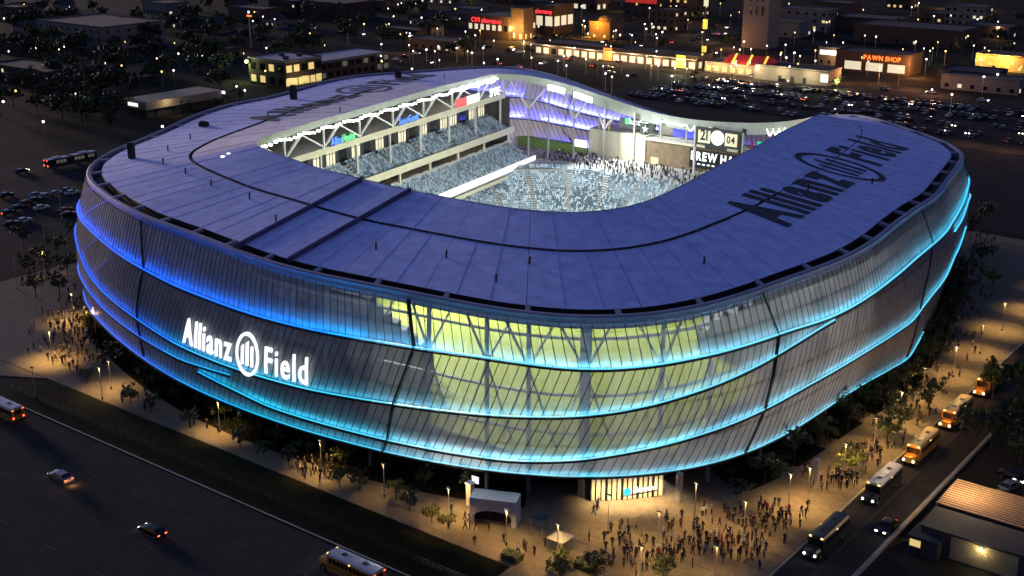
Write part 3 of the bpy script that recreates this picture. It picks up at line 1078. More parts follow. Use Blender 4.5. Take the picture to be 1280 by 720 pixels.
lamp_row(-4, 112, .45, 34.3, 1.7)
lamp_row(86, 112, 1.2, 34.9, .9)
for th0, th1, r, dz in ((121.0, 124.0, 2.2, -2.2), (115.5, 118.8, 2.2, -2.2)):
    fr = thing('floodlight_bank', rz_pt((th0 + th1) / 2, inn_r(th0) - r, inn_z(th0) + dz), 0, 'dense bank of white floodlights hung below the %s roof' % ('highest far corner of the' if th0 > 118 else 'descending far'), 'floodlight', 'banks of floodlights under the far roof')
    for k in range(14):
        th = lerp(th0, th1, k / 13)
        for row in range(2):
            b = MB()
            b.box(rz_pt(th, inn_r(th) - r, inn_z(th) + dz + row * .9), (.62, .5, .55), .4)
            b.build('lamp', M['flood'], fr)
    b = MB()
    b.bar(rz_pt(th0, inn_r(th0) - r + .5, inn_z(th0) + dz + .4), rz_pt(th1, inn_r(th1) - r + .5, inn_z(th1) + dz + .4), .3)
    for th in (th0, th1):
        b.bar(rz_pt(th, inn_r(th) - r + .5, inn_z(th) + dz + .4), rz_pt(th, inn_r(th) + 1, inn_z(th) - 1), .25)
    b.build('frame', M['steel'], fr)
# string of bulbs under the north roof edge
for th0, th1, amp in ((103, 96.5, .3), (96, 91, 1.3), (78, 73.5, 1.6)):
    for k in range(22):
        th = lerp(th0, th1, k / 21)
        z = inn_z(th) - 1.7 - amp * abs(math.sin(k * .45))
        MB().sphere(rz_pt(th, inn_r(th) - .6, z), .2, 6, 4).build('bulb', M['flood'], stadium)
# posts under the far roof
for th in (128, 124, 119, 113, 107, 101.5, 96, 90.5, 84, 77):
    r = inn_r(th) - .3
    MB().bar(rz_pt(th, r, 10.5), rz_pt(th, r, inn_z(th) - 1.4), .38).build('roof_column', M['lamp_metal'], stadium)
for th, dt in ((128, 4), (119, 3), (113, 3)):
    r = inn_r(th) - .3
    MB().bar(rz_pt(th, r, inn_z(th) - 9), rz_pt(th - dt, inn_r(th - dt) + 4, inn_z(th - dt) - 1.6), .45).build('roof_brace', M['steel'], stadium)
    MB().bar(rz_pt(th, r, inn_z(th) - 9), rz_pt(th + dt, inn_r(th + dt) + 4, inn_z(th + dt) - 1.6), .45).build('roof_brace', M['steel'], stadium)

# --- sponsor signs over the west fascia
def fascia_sign(name, label, txt, px0, px1, py, m, hz, mats2=None):
    a, c = at(px0, py, 30.0), at(px1, py - (px1 - px0) * .33, 30.0)
    sa, sc_ = (a - WA).dot(wd_), (c - WA).dot(wd_)
    t = thing(name, W((sa + sc_) / 2, .5, 29.7), 0, label, 'sign')
    ls, w = letters(txt, 1.0, .12, .0)
    p0, p1 = W(sa, .6, 29.9), W(sc_, .6, 29.9)
    ux = (p1 - p0) / w
    def mp(u, v, o): return p0 + ux * u + Vector((0, 0, v * hz)) + wn_ * o
    if mats2:
        k, m2 = mats2
        w1 = letters(txt[:k], 1.0, .12, .0)[1]
        sign_text(txt[:k], mp, m, t, 1.0, .12, .0, .15)
        sign_text(txt[k:], mp, m2, t, 1.0, .12, .0, .15, x0=w1 + .12)
    else:
        sign_text(txt, mp, m, t, 1.0, .12, .0, .15)
    wslab(MB(), sa, sc_, .35, .5, 29.7, 29.95).build('rail', M['dark'], t)


fascia_sign('sponsor_sign', 'blue and green lit health sponsor lettering above the west suites', 'AllinaHealth', 416, 444, 182, M['blue_e'], 2.7, (6, M['green_e']))
fascia_sign('sponsor_sign', 'bright blue lit lettering above the west suites', 'SeatGeek', 500, 523, 156, M['blue_e'], 2.6)
fascia_sign('sponsor_sign', 'white lit lettering at the end of the west suites', 'SPIRE', 608, 620, 121, M['white_e'], 3.4)
a, c = at(567, 134, 30.0), at(597, 125, 30.0)
sa, sc_ = (a - WA).dot(wd_), (c - WA).dot(wd_)
t = thing('sponsor_board', W((sa + sc_) / 2, .5, 29.7), 0, 'half red half white lit board above the west suites', 'board')
sm = lerp(sa, sc_, .45)
wslab(MB(), sa, sm, .45, .7, 29.8, 32.0).build('red_panel', mat('board_red', (.6, .1, .1), .5, noise=(1, .2), emit=(1, .12, .1), estr=.6), t)
wslab(MB(), sm, sc_, .45, .7, 29.8, 32.0).build('white_panel', mat('board_white', (.8, .8, .8), .5, noise=(1, .2), emit=(1, .95, .95), estr=.7), t)

# --- north end: green wall, beige wall, bar wall with its sign, scoreboard
Y = 303.0
def nbox(x0, x1, z0, z1, y0=Y, y1=Y + .6):
    return MB().box(((x0 + x1) / 2, (y0 + y1) / 2, (z0 + z1) / 2), (x1 - x0, y1 - y0, z1 - z0))


nb = thing('north_end_building', (-180, Y, 10.5), 0, 'beige and brown building with a roof deck behind the north seats', 'building')
nbox(-205.5, -186, 10.55, 18.4, Y, Y + 9).build('beige_wall', mat('beige_panel', (.42, .40, .30), .8, noise=(.5, .12)), nb)
nbox(-186, -136, 10.55, 17.4, Y + .2, Y + 9).build('brown_wall', mat('brown_boards', (.16, .115, .07), .8, noise=(.5, .3)), nb)
nbox(-186, -136, 17.4, 18.0, Y - .2, Y + 9).build('deck_edge', M['fascia'], nb)
nbox(-232, -206, 9.0, 9.3, 290, 304).build('terrace_floor', M['concrete'], nb)
nbox(-199.5, -187.5, 18.4, 21.2, Y + 7, Y + 8).build('deck_wall', M['concrete'], nb)
nbox(-186.0, -180.6, 18.0, 21.4, Y + 7, Y + 7.6).build('deck_wall', M['fascia'], nb)
for x, c in ((-202.6, (.6, .42, .05)), (-201.4, (.5, .5, .52)), (-200.3, (.25, .08, .12)), (-199.2, (.6, .42, .05))):
    nbox(x - .3, x + .3, 18.5, 21.2, Y + 1, Y + 1.12).build('banner', mat('banner', c, .8, noise=(2, .2)), nb)
for i in range(20):
    x = -185 + i * 2.4
    nbox(x, x + .08, 18.0, 19.1, Y - .1, Y).build('deck_post', M['steel'], nb)
MB().bar((-185, Y - .05, 19.1), (-137, Y - .05, 19.1), .08).build('deck_rail', M['steel'], nb)
for i in range(9):                                     # warm shutters low in the brown wall
    if i in (0, 4, 6, 7):
        nbox(-184 + i * 4.6, -181.6 + i * 4.6, 10.8, 12.6, Y + .1, Y + .2).build('bar_opening', M['win_warm'], nb)
gw = thing('green_wall', (-222, 300, 10.5), 0, 'long strip of green planting over the concourse kiosks', 'planter')
nbox(-236, -205.8, 10.6, 13.4, 300.5, 303).build('hedge', mat('hedge', (.12, .2, .05), .95, noise=(2, .4)), gw)
for i in range(10):
    nbox(-234 + i * 2.9, -232.3 + i * 2.9, 7.4, 9.9 + (i % 3) * .3, 300.2, 300.4).build('kiosk_light', M['win_cream'], gw)
nbox(-236, -205.8, 6.5, 10.6, 300.5, 303).build('kiosk_wall', M['darkwall'], gw)
nbox(-208.5, -204.0, 13.2, 15.3, 299.6, 299.9).build('lit_panel', M['white_e'], gw)
bh = thing('bar_sign', (-160, Y, 13), 0, 'black board with big white block lettering over the north concourse', 'sign')
nbox(-171.2, -147.5, 11.6, 16.9, Y - .5, Y - .2).build('board', M['dark'], bh)
_, wv = letters('BREW HALL', .8, .09, .035)
sign_text('BREW HALL', plane_map((-170.6, Y - .6, 14.0), (-154.2, Y - .6, 14.0), wv, (0, 0, 1)), M['white_e'], bh, .8, .09, .035, .1)
for i in range(7):
    nbox(-170 + i * 1.5, -169.2 + i * 1.5, 12.7, 13.05, Y - .6, Y - .5).build('small_letter', M['white_e'], bh)
sb = thing('scoreboard', (-161, 299, 17.5), 0, 'black scoreboard with two cream number panels and a round white clock', 'scoreboard')
X0, X1 = -167.6, -153.6
nbox(X0, X1, 18.3, 24.1, 299, 299.5).build('frame', M['darkwall'], sb)
cream = mat('score_cream', (.6, .56, .42), .5, noise=(1, .1), emit=(1, .9, .62), estr=.55)
nbox(X0 + 1.0, X0 + 4.6, 19.9, 23.3, 298.7, 298.95).build('number_panel', cream, sb)
nbox(X1 - 4.8, X1 - 1.2, 19.9, 23.3, 298.7, 298.95).build('number_panel', cream, sb)
ck = MB()
ck.tube(((X0 + X1) / 2 - .1, 298.9, 21.7), ((X0 + X1) / 2 - .1, 298.6, 21.7), 2.0, 2.0, 28)
cko = ck.build('clock_face', M['white_e'], sb)
nbox((X0 + X1) / 2 - .9, (X0 + X1) / 2 - .1, 21.8, 23.0, 298.5, 298.58).build('clock_mark', cream, cko)
sign_text('21', plane_map((X0 + 1.7, 298.6, 20.7), (X0 + 4.0, 298.6, 20.7), letters('21', .8)[1], (0, 0, 1)), M['dark'], sb, .8, depth=.05)
sign_text('04', plane_map((X1 - 4.2, 298.6, 20.7), (X1 - 1.8, 298.6, 20.7), letters('04', .8)[1], (0, 0, 1)), M['dark'], sb, .8, depth=.05)
nbox(X0 + .6, X0 + 3.2, 18.5, 19.2, 298.7, 298.95).build('lower_panel', M['fascia'], sb)
nbox(X1 - 4.0, X1 - .8, 18.5, 19.2, 298.7, 298.95).build('lower_panel', M['fascia'], sb)
for x in (X0 - .3, X1 + .3):
    nbox(x - .25, x + .25, 10.55, 24.0, 299.1, 299.6).build('post', M['steel'], sb)
nbox(-179.5, -171.0, 18.6, 22.2, Y + 4, Y + 4.4).build('skin_glow_panel', M['skin_glow_blue'], None, label='added glowing panel for the blue lit skin beyond the north deck', cat='screen')  # added glow panel in place of the blue lit skin seen beyond
sg = thing('deck_sign', (-191, Y + 4, 18.4), 0, 'small white lit sign with a green leaf on the north deck', 'sign')
sign_text('luttlan', plane_map((-193.4, Y + 3, 20.6), (-187.0, Y + 3, 20.6), letters('luttlan', 1)[1]), M['white_e'], sg, depth=.1)
nbox(-195.0, -193.8, 20.3, 22.2, Y + 3, Y + 3.2).build('leaf_mark', M['green_e'], sg)
nbox(-195.0, -187.0, 20.2, 20.5, Y + 3, Y + 3.3).build('rail', M['dark'], sg)
st = thing('star_board', (-187.5, Y + 2, 18.4), 0, 'dark board with a pale star on the north deck', 'board')
nbox(-189.2, -185.4, 18.4, 21.6, Y + 2, Y + 2.2).build('panel', mat('star_panel', (.03, .05, .04), .6, noise=(1, .2)), st)
bm = MB()
pp = []
for i in range(10):
    rr = 1.25 if i % 2 == 0 else .5
    tt = math.pi / 2 + math.pi * i / 5
    pp.append((-187.3 + rr * math.cos(tt), Y + 1.93, 20.0 + rr * math.sin(tt)))
for i in range(10):
    bm.face([(-187.3, Y + 1.9, 20.0), pp[i], pp[(i + 1) % 10]])
bm.build('star', M['white_wall'], st)
nbox(-152.5, -145.0, 18.2, 20.6, Y + 3, Y + 3.4).build('green_screen', mat('green_screen', (.02, .3, .1), .5, noise=(.6, .4), emit=(.05, .75, .3), estr=.6), None, label='glowing green screen beside the scoreboard', cat='screen')
nbox(-153.4, -152.7, 17.6, 21.0, Y + 1, Y + 1.3).build('pennant', mat('pennant', (.5, .05, .04), .8, noise=(1, .3)), None, label='narrow red pennant beside the scoreboard', cat='banner')

# people far off in the stand: they read as one crowd
cr = MB()
for i in range(420):
    if i < 300:
        x, y = random.uniform(-214, -140), random.uniform(287, 300)
        if x < -200: y = max(y, 291)
        z = 10.6
    else:
        x, y = random.uniform(-232, -208), random.uniform(288, 299)
        z = 9.4 if x > -226 else 9.4
    h = random.uniform(1.55, 1.85)
    mi = random.choice((0, 0, 0, 1, 2, 3))
    cr.tube((x, y, z), (x, y, z + h * .5), .13, .17, 6, 0)
    cr.tube((x, y, z + h * .5), (x, y, z + h * .83), .2, .24, 6, mi)
    cr.sphere((x, y, z + h * .92), .12, 6, 4, 4)
cr.build('distant_crowd', [mat('cloth_black', (.02, .02, .025), .9), mat('cloth_grey', (.16, .16, .18), .9), mat('cloth_white', (.5, .5, .5), .9), mat('cloth_blue', (.08, .12, .25), .9), mat('skin_tone', (.4, .25, .18), .7)], kind='stuff', label='standing crowd on the concourse behind the north seats', cat='crowd')

# --- south and east stands (their backs are seen through the skin) and the open south-east corner
for nm, lab, a0, a1 in (('south_stand', 'raked south grandstand behind the translucent skin', 236, 288), ('east_stand', 'raked east grandstand behind the translucent skin', 343, 402)):
    t = thing(nm, rz_pt((a0 + a1) / 2, 70, 0), 0, lab, 'grandstand')
    rk, bw, fl = MB(), MB(), (MB(), MB())
    n = int(a1 - a0)
    for i in range(n):
        a, c = lerp(a0, a1, i / n), lerp(a0, a1, (i + 1) / n)
        P = lambda th, ins, z: rz_pt(th, rim_r(th) - ins, z)
        for k in range(8):
            i0, i1 = lerp(10, 38, k / 8), lerp(10, 38, (k + 1) / 8)
            z0, z1 = lerp(23, 2.5, k / 8), lerp(23, 2.5, (k + 1) / 8)
            rk.face([P(a, i0, z0), P(c, i0, z0), P(c, i1, z0), P(a, i1, z0)])
            rk.face([P(a, i1, z0), P(c, i1, z0), P(c, i1, z1), P(a, i1, z1)])
        bw.face([P(a, 10, 0), P(c, 10, 0), P(c, 10, 24), P(a, 10, 24)])
        for fz, z in zip(fl, (10.5, 17)):
            fz.face([P(a, 2.5, z), P(c, 2.5, z), P(c, 10, z), P(a, 10, z)])
            fz.face([P(a, 2.5, z), P(a, 2.5, z + .5), P(c, 2.5, z + .5), P(c, 2.5, z)])
    for th in (a0, a1):
        bw.face([rz_pt(th, rim_r(th) - 10, 0), rz_pt(th, rim_r(th) - 10, 24), rz_pt(th, rim_r(th) - 38, 3), rz_pt(th, rim_r(th) - 38, 0)])
    rk.build('terrace', M['step'], t)
    bw.build('back_wall', M['backwall'], t)
    for fz in fl: fz.build('gallery_floor', M['backwall'], t)
for th in (238, 244, 250, 256, 262, 268, 274, 280, 286, 291.5, 297.3, 302.7, 306.2, 310.7, 317.0, 321.7, 328, 334, 340, 346, 352, 358, 4, 10, 16, 22, 28, 34, 40, 46):
    cm = MB()
    r0, r1 = base_r(th) - 3.2, rim_r(th) - 3.4
    big = th in (310.7,)
    cm.bar(rz_pt(th, r0, .1), rz_pt(th, r1, 28.0), 1.2 if big else .5)
    for dt in (2.2, -2.2):
        cm.bar(rz_pt(th, lerp(r0, r1, .74), 20.5), rz_pt(th + dt, rim_r(th + dt) - 4.5, 28.0), .28)
        cm.bar(rz_pt(th, lerp(r0, r1, .74), 20.5), rz_pt(th + dt, rim_r(th + dt) - 1.5, 9.0 if 297 < th < 322 else 13), .22)
    cm.build('facade_column', M['column'], stadium)
for z, ins in ((25.8, 3.0), (17.2, 2.2), (11.0, 2.2)):
    b = MB()
    for i in range(60):
        a, c = 240 + i * 170 / 60, 240 + (i + 1) * 170 / 60
        b.bar(rz_pt(a, rim_r(a) - ins, z), rz_pt(c, rim_r(c) - ins, z), .35)
    b.build('ring_beam', M['column'], stadium)
# advertising boards round the open corner of the pitch
for i in range(9):
    x = -136 + i * 3.4
    MB().box((x, 145.6, .65), (3.2, .15, 1.1)).build('advertising_board', M['darkwall'], None, label='dark advertising board on the south edge of the open pitch corner', cat='board', group='boards round the pitch corner')
for i in range(9):
    MB().box((-92.6, 168 + i * 3.4, .65), (.15, 3.2, 1.1)).build('advertising_board', M['darkwall'], None, label='dark advertising board on the east edge of the open pitch corner', cat='board', group='boards round the pitch corner')
# terrace wall south of the pitch, left of the open corner
MB().box((-172, 149, 2), (50, 3, 4)).build('south_terrace_wall', M['concrete'], stadium)

# --- floodlighting: the banks under the roof edge
def spot(loc, target, power, size=100, color=(.97, 1, .95), radius=1.5):
    ld = bpy.data.lights.new('floodlight_beam', 'SPOT')
    ld.energy = power * EX
    ld.spot_size = rad(size)
    ld.spot_blend = .6
    ld.shadow_soft_size = radius
    ld.color = color
    o = bpy.data.objects.new('floodlight_beam', ld)
    o.location = loc
    o.rotation_euler = (Vector(loc) - Vector(target)).to_track_quat('Z', 'Y').to_euler()
    col.objects.link(o)


FP = 120000
for th, tg in ((350, (-215, 225, 18)), (15, (-218, 262, 18)), (330, (-212, 250, 14)), (300, (-198, 268, 3)), (280, (-175, 276, 3))):
    spot(rz_pt(th, inn_r(th) - 1.5, inn_z(th) - 2.5), tg, FP, 100 if th > 310 or th < 90 else 46)
for th, tg in ((135, (-140, 200, 0)), (150, (-125, 185, 0)), (180, (-125, 175, 0)), (205, (-120, 180, 0))):
    spot(rz_pt(th, inn_r(th) - 2, inn_z(th) - 2.5), tg, FP * 4.8, 58)
spot(rz_pt(122, inn_r(122) - 3, inn_z(122) - 2.5), (-165, 285, 8), FP * .8)
spot(rz_pt(117, inn_r(117) - 3, inn_z(117) - 2.5), (-170, 290, 8), FP * .6)

# ------------------------------------------------------------------ entrance under the south-east corner
EA, EB = 311.2, 317.2
ent = thing('stadium_entrance', rz_pt(315, base_r(315) - 7, 0), 0, 'brightly lit glass entrance with white lettering under the stadium overhang', 'entrance')
doors = 14
wl = mat('lobby_glow', (.6, .5, .3), .5, noise=(1.5, .2), emit=(1, .78, .42), estr=.55)
P = lambda th, ins, z: rz_pt(th, base_r(th) - ins, z)
for i in range(doors):
    a, c = lerp(EA, EB, i / doors), lerp(EA, EB, (i + 1) / doors)
    b = MB(); b.face([P(a + .05, 1.8, .14), P(c - .05, 1.8, .14), P(c - .05, 1.8, 4.4), P(a + .05, 1.8, 4.4)])
    b.build('glass_door', wl, ent)
    MB().bar(P(a, 1.7, .12), P(a, 1.7, 4.6), .16 if i % 3 else .3).build('door_frame', M['dark'], ent)
b = MB(); b.bar(P(EA, .5, 4.55), P((EA + EB) / 2, .5, 4.6), .5, .5); b.bar(P((EA + EB) / 2, .5, 4.6), P(EB, .5, 4.55), .5, .5)
b.build('canopy_beam', M['rim'], ent)
for th in (EA, EB):
    b = MB(); b.face([P(th, 1.6, .1), P(th, 7.1, .1), P(th, 7.1, 4.9), P(th, 1.6, 4.9)]); b.build('side_wall', M['concrete'], ent)
el = thing('entrance_sign', P(316.5, 6, 3), 0, 'white lowercase lettering with a round cyan mark over the entrance doors', 'sign')
a, c = at(791, 616, 3.2), at(821, 611, 3.2)
_, wv = letters('element', .9, .05, .03)
up_ = Vector((0, 0, 1))
sign_text('element', plane_map(a, c, wv, up_), M['white_e'], el, .9, .05, .03, .12)
ux = (c - a).normalized()
cc = a - ux * .95 + up_ * .35
nn = ux.cross(up_)
MB().tube(cc, cc + nn * .15, .62, .62, 20).build('round_mark', M['cyan_e'], el)
MB().bar(a - ux * 1.6 - up_ * .3, c + ux * .2 - up_ * .3, .12).build('rail', M['dark'], el)


def lamp_light(loc, power, color=(1, .62, .25), radius=.25, kind='POINT'):
    ld = bpy.data.lights.new('lamp_light', kind)
    ld.energy = power * EX
    ld.color = color
    ld.shadow_soft_size = radius
    if kind == 'SPOT':
        ld.spot_size = rad(122); ld.spot_blend = .75
    o = bpy.data.objects.new('lamp_light', ld)
    o.location = loc
    col.objects.link(o)


for th in (312, 313.5, 315, 316.6):
    lamp_light(P(th, .1, 4.1), 2400, (1, .66, .3), .4, 'SPOT')
# columns under the overhang
for px in (848, 1018):
    q = at(px, 628 if px == 848 else 610, 0)
    MB().bar((q.x, q.y, .12), (q.x, q.y, 4.9), .8).build('overhang_column', M['concrete'], stadium)

# white gate house and lit stairs panel beside it
tn = thing('gate_house', at(615, 650, 0), 0, 'white gate house with a dark arched opening beside the path', 'gate house')
q0, q1 = at(587, 655, 0), at(645, 662, 0)
d = (q1 - q0); d.z = 0; L = d.length; d = d / L
n_ = Vector((d.y, -d.x, 0))
mb = MB()
prof = []
for k in range(13):
    t = math.pi * k / 12
    prof.append((L * .5 - math.cos(t) * L * .40, 1.5 + math.sin(t) * 1.0))
top = 4.3
pts = [(0, top)] + [(0, .1), (prof[0][0], .1)] + prof + [(prof[-1][0], .1), (L, .1), (L, top)]
def GP(u, z, o): return q0 + d * u + Vector((0, 0, z)) - n_ * o
for k in range(len(prof) - 1):
    (u0, z0), (u1, z1) = prof[k], prof[k + 1]
    mb.face([GP(u0, z0, 0), GP(u1, z1, 0), GP(u1, top, 0), GP(u0, top, 0)])
    mb.face([GP(u0, z0, 0), GP(u0, z0, 1.5), GP(u1, z1, 1.5), GP(u1, z1, 0)])
for u0, u1 in ((0, prof[0][0]), (prof[-1][0], L)):
    mb.face([GP(u0, .1, 0), GP(u1, .1, 0), GP(u1, top, 0), GP(u0, top, 0)])
mb.face([GP(L, .1, 0), GP(L, .1, 3), GP(L, top, 3), GP(L, top, 0)])
mb.face([GP(0, .1, 3), GP(0, .1, 0), GP(0, top, 0), GP(0, top, 3)])
mb.face([GP(0, top, 0), GP(L, top, 0), GP(L, top, 3), GP(0, top, 3)])
mb.build('shell', mat('gate_panel', (.36, .37, .42), .6, noise=(.6, .15)), tn)
b = MB(); b.face([GP(0, .1, 1.6), GP(L, .1, 1.6), GP(L, 3, 1.6), GP(0, 3, 1.6)]); b.build('dark_opening', M['dark'], tn)
q = at(590, 596, 4.4)
lo = thing('lit_louvre', (q.x, q.y, 4), 0, 'small bright white louvred light under the overhang', 'light')
for k in range(4):
    MB().bar((q.x, q.y, 3.6 + k * .3), (q.x + 1.1, q.y + .2, 3.55 + k * .3), .12, .2).build('slat', M['white_e'], lo)
q = at(588, 632, 0)
pl = thing('lit_pillar', (q.x, q.y, 0), 0, 'short pale pillar lit warm beside the white gate house', 'pillar')
MB().box((q.x, q.y, 1.9), (.9, .9, 3.6)).build('shaft', M['fascia'], pl)
MB().box((q.x, q.y, 3.8), (1.1, 1.1, .25)).build('cap', M['white_wall'], pl)
lamp_light((q.x - 1.0, q.y - 2.2, 3.2), 500)

# umbrellas, kiosk tents
for px, py, w_ in ((700, 690, 2.6), (676, 664, 2.0)):
    q = at(px, py, 0)
    t = thing('tent', (q.x, q.y, PAVE), 0, 'small %s canopy tent on posts near the entrance' % ('grey peaked' if px == 700 else 'dark flat topped'), 'tent')
    for sx_ in (-1, 1):
        for sy_ in (-1, 1):
            MB().bar((q.x + sx_ * w_ / 2, q.y + sy_ * w_ / 2, PAVE), (q.x + sx_ * w_ / 2, q.y + sy_ * w_ / 2, 2.4), .07).build('post', M['lamp_metal'], t)
    b = MB()
    ap = (q.x, q.y, 3.3 if px == 700 else 2.7)
    cs = [(q.x + u * w_ * .55, q.y + v * w_ * .55, 2.4) for u, v in ((-1, -1), (1, -1), (1, 1), (-1, 1))]
    for k in range(4): b.face([cs[k], cs[(k + 1) % 4], ap])
    b.build('canopy', M['concrete'] if px == 700 else M['darkwall'], t)

# ------------------------------------------------------------------ fence along the south path
fe = thing('path_fence', (-147, 111.8, 0), 0, 'low black rail fence between the grass verge and the south path', 'fence')
x = -203.0
while x < -90:
    MB().bar((x, 111.8, PAVE), (x, 111.8, 1.25), .07).build('post', M['dark'], fe)
    x += 2.3
for z in (.5, .85, 1.22):
    MB().bar((-203, 111.8, z), (-91.2, 111.8, z), .06).build('rail', M['dark'], fe)

# ------------------------------------------------------------------ lamp posts
def lamp_post(q, h, power, lit, label, group, arm=False):
    t = thing('street_lamp', (q.x, q.y, PAVE), 0, label, 'street lamp', group)
    MB().tube((q.x, q.y, PAVE), (q.x, q.y, h), .09, .06, 8).build('pole', M['lamp_metal'], t)
    MB().tube((q.x, q.y, PAVE), (q.x, q.y, .6), .16, .14, 8).build('base', M['dark'], t)
    hd = MB()
    hd.box((q.x, q.y, h + .12), (.7, .3, .14))
    hd.build('head', M['dark'], t)
    MB().box((q.x, q.y, h + .03), (.55, .24, .05)).build('lens', M['warm_e'] if lit else M['win_dim'], t)
    if lit:
        lamp_light((q.x, q.y, h - .15), power * 2.6, (1, .58, .17), .2, 'SPOT')


plaza_l = 'slim lit lamp post standing among the crowd on the entrance plaza'
for px, py in ((697, 706), (822, 690), (929, 676), (893, 735), (760, 668), (868, 652), (985, 640), (800, 735)):
    lamp_post(at(px, py), 6.2, 1500, True, plaza_l, 'lamps on the entrance plaza')
for y in (160, 171, 183, 196, 209, 223, 238, 254, 270, 288):
    lamp_post(Vector((-67.0 - (y % 3) * .8, y, 0)), 6.2, 1900, True, 'slim lit lamp post on the pavement beside the waiting buses', 'lamps along the bus street')
for px, py, pw in ((66, 452, 3300), (93, 402, 3000), (120, 420, 2500), (57, 346, 900), (45, 500, 0), (128, 500, 600)):
    lamp_post(at(px, py), 6.2, pw, pw > 0, 'slim lamp post among the crowd at the south-west corner', 'lamps at the south-west corner')
for px, py, pw in ((104, 500, 1500), (247, 553, 1900), (376, 604, 1900), (470, 628, 400), (560, 655, 2200), (640, 678, 1300)):
    q = at(px, py); q.y = 123.0
    lamp_post(q, 5.6, pw, True, 'slim lit lamp post on the path below the stadium skin', 'lamps along the south path')
for px, py, h in ((22, 362, 7.5), (78, 278, 9), (58, 316, 7)):
    lamp_post(at(px, py), h, 0, False, 'tall unlit lamp post on the west car park', 'lamps on the west car park')

# ------------------------------------------------------------------ trees
def tree_data(seed, h, w, leafm, n=900, ls=.3):
    rnd = random.Random(seed)
    tb = MB()
    th = h * .38
    tb.tube((0, 0, 0), (.05, .03, th), h * .022, h * .014, 7)
    tips = []
    for k in range(7):
        a = k * 2.4 + rnd.random()
        l = h * rnd.uniform(.25, .42)
        s = Vector((.05, .03, th * rnd.uniform(.75, 1.0)))
        e = s + Vector((math.cos(a) * w * .33, math.sin(a) * w * .33, l))
        tb.tube(s, e, h * .010, h * .004, 5)
        tips.append(e)
    tb.tube((.05, .03, th), (0, 0, h * .85), h * .013, h * .004, 5)
    tips.append(Vector((0, 0, h * .8)))
    clumps = []
    for k in range(26):
        t = rnd.choice(tips)
        clumps.append((t + Vector((rnd.gauss(0, w * .14), rnd.gauss(0, w * .14), rnd.gauss(0, h * .10))), rnd.uniform(.10, .19) * w))
    cb = MB()
    for k in range(n):
        c, r = rnd.choice(clumps)
        v = Vector((rnd.gauss(0, 1), rnd.gauss(0, 1), rnd.gauss(0, 1))).normalized()
        p = c + v * r * rnd.uniform(.5, 1.1)
        u = v.cross(Vector((rnd.random(), rnd.random(), rnd.random()))).normalized()
        q = v.cross(u) + v * rnd.uniform(-.6, .6)
        s = ls * rnd.uniform(.6, 1.3)
        cb.face([p - u * s, p + q * s * .6, p + u * s, p - q * s * .6])
    return tb.mesh('trunk', M['trunk']), cb.mesh('crown', leafm)


T_ST = [tree_data(3, 5.5, 4.2, M['leaf'], 700, .24), tree_data(5, 6.2, 4.0, M['leaf2'], 700, .25), tree_data(9, 5.0, 4.0, M['leaf3'], 700, .22)]
T_BIG = [tree_data(21, 11, 9, M['leaf2'], 1100, .5), tree_data(25, 10, 8, M['leaf'], 1000, .5)]


def tree(q, data, label, group, s=1.0, name='tree'):
    t = thing(name, (q.x, q.y, 0), random.uniform(0, 6.28), label, 'tree', group)
    t.scale = (s, s, s * random.uniform(.92, 1.1))
    for nm, me in zip(('trunk', 'crown'), data):
        o = bpy.data.objects.new(nm, me)
        col.objects.link(o)
        o.parent = t
    return t


for px, py, k in ((1160, 512, 1), (1122, 540, 1), (1108, 556, 0), (1060, 592, 2), (1225, 330, 0), (1196, 392, 1), (1212, 300, 1), (1178, 440, 0), (1240, 360, 2), (1230, 282, 1)):
    tree(at(px, py), T_ST[k], ['slender green street tree on the pavement between stadium and buses', 'dense dark street tree on the pavement between stadium and buses', 'yellow green street tree on the pavement between stadium and buses'][k], 'street trees along the bus pavement')
rtr = random.Random(77)
for k in range(16):
    th = 326 + k * 4.6
    q = rz_pt(th, base_r(th) + rtr.uniform(1.0, 3.6), 0)
    tree(q, T_ST[k % 2], ['slender dark tree rising from the bed below the east skin', 'dense dark tree rising from the bed below the east skin'][k % 2], 'trees in the east bed', rtr.uniform(.9, 1.25))
for k in range(16):
    th = 240 + k * 4.1
    q = rz_pt(th, base_r(th) - rtr.uniform(-.6, 2.0), 0)
    tree(q, T_ST[k % 2], ['slender dark tree growing in the bed below the south skin', 'dense dark tree growing in the bed below the south skin'][k % 2], 'trees in the south bed', rtr.uniform(.6, .8))
for px, py, k in ((705, 716, 2), (700, 728, 2), (745, 722, 0), (828, 728, 0)):
    tree(at(px, py), T_ST[k], ['slender green tree at the front of the entrance plaza', '', 'thin yellow green young tree at the front of the entrance plaza'][k], 'trees on the entrance plaza', .75)
for px, py, k in ((148, 512, 1), (110, 480, 0), (130, 462, 1), (300, 560, 1), (330, 572, 0), (355, 588, 1), (425, 610, 0), (450, 615, 1), (512, 640, 1), (540, 655, 2), (560, 662, 2), (226, 540, 0), (180, 520, 1), (495, 625, 0)):
    q = at(px, py); q.y = max(q.y, 121)
    tree(q, T_ST[k], ['slender green young tree along the south path', 'dense dark young tree along the south path', 'yellow green young tree beside the south path fence'][k], 'young trees along the south path', .62)
for px, py, k in ((50, 330, 2), (72, 320, 0), (60, 345, 1), (38, 348, 1), (85, 345, 0), (30, 310, 1), (95, 300, 0), (75, 372, 1), (45, 372, 0)):
    tree(at(px, py), T_ST[k], ['slender green tree by the south-west car park', 'dense dark tree by the south-west car park', 'yellow green lamp lit tree by the south-west car park'][k], 'trees by the south-west car park', 1.0)
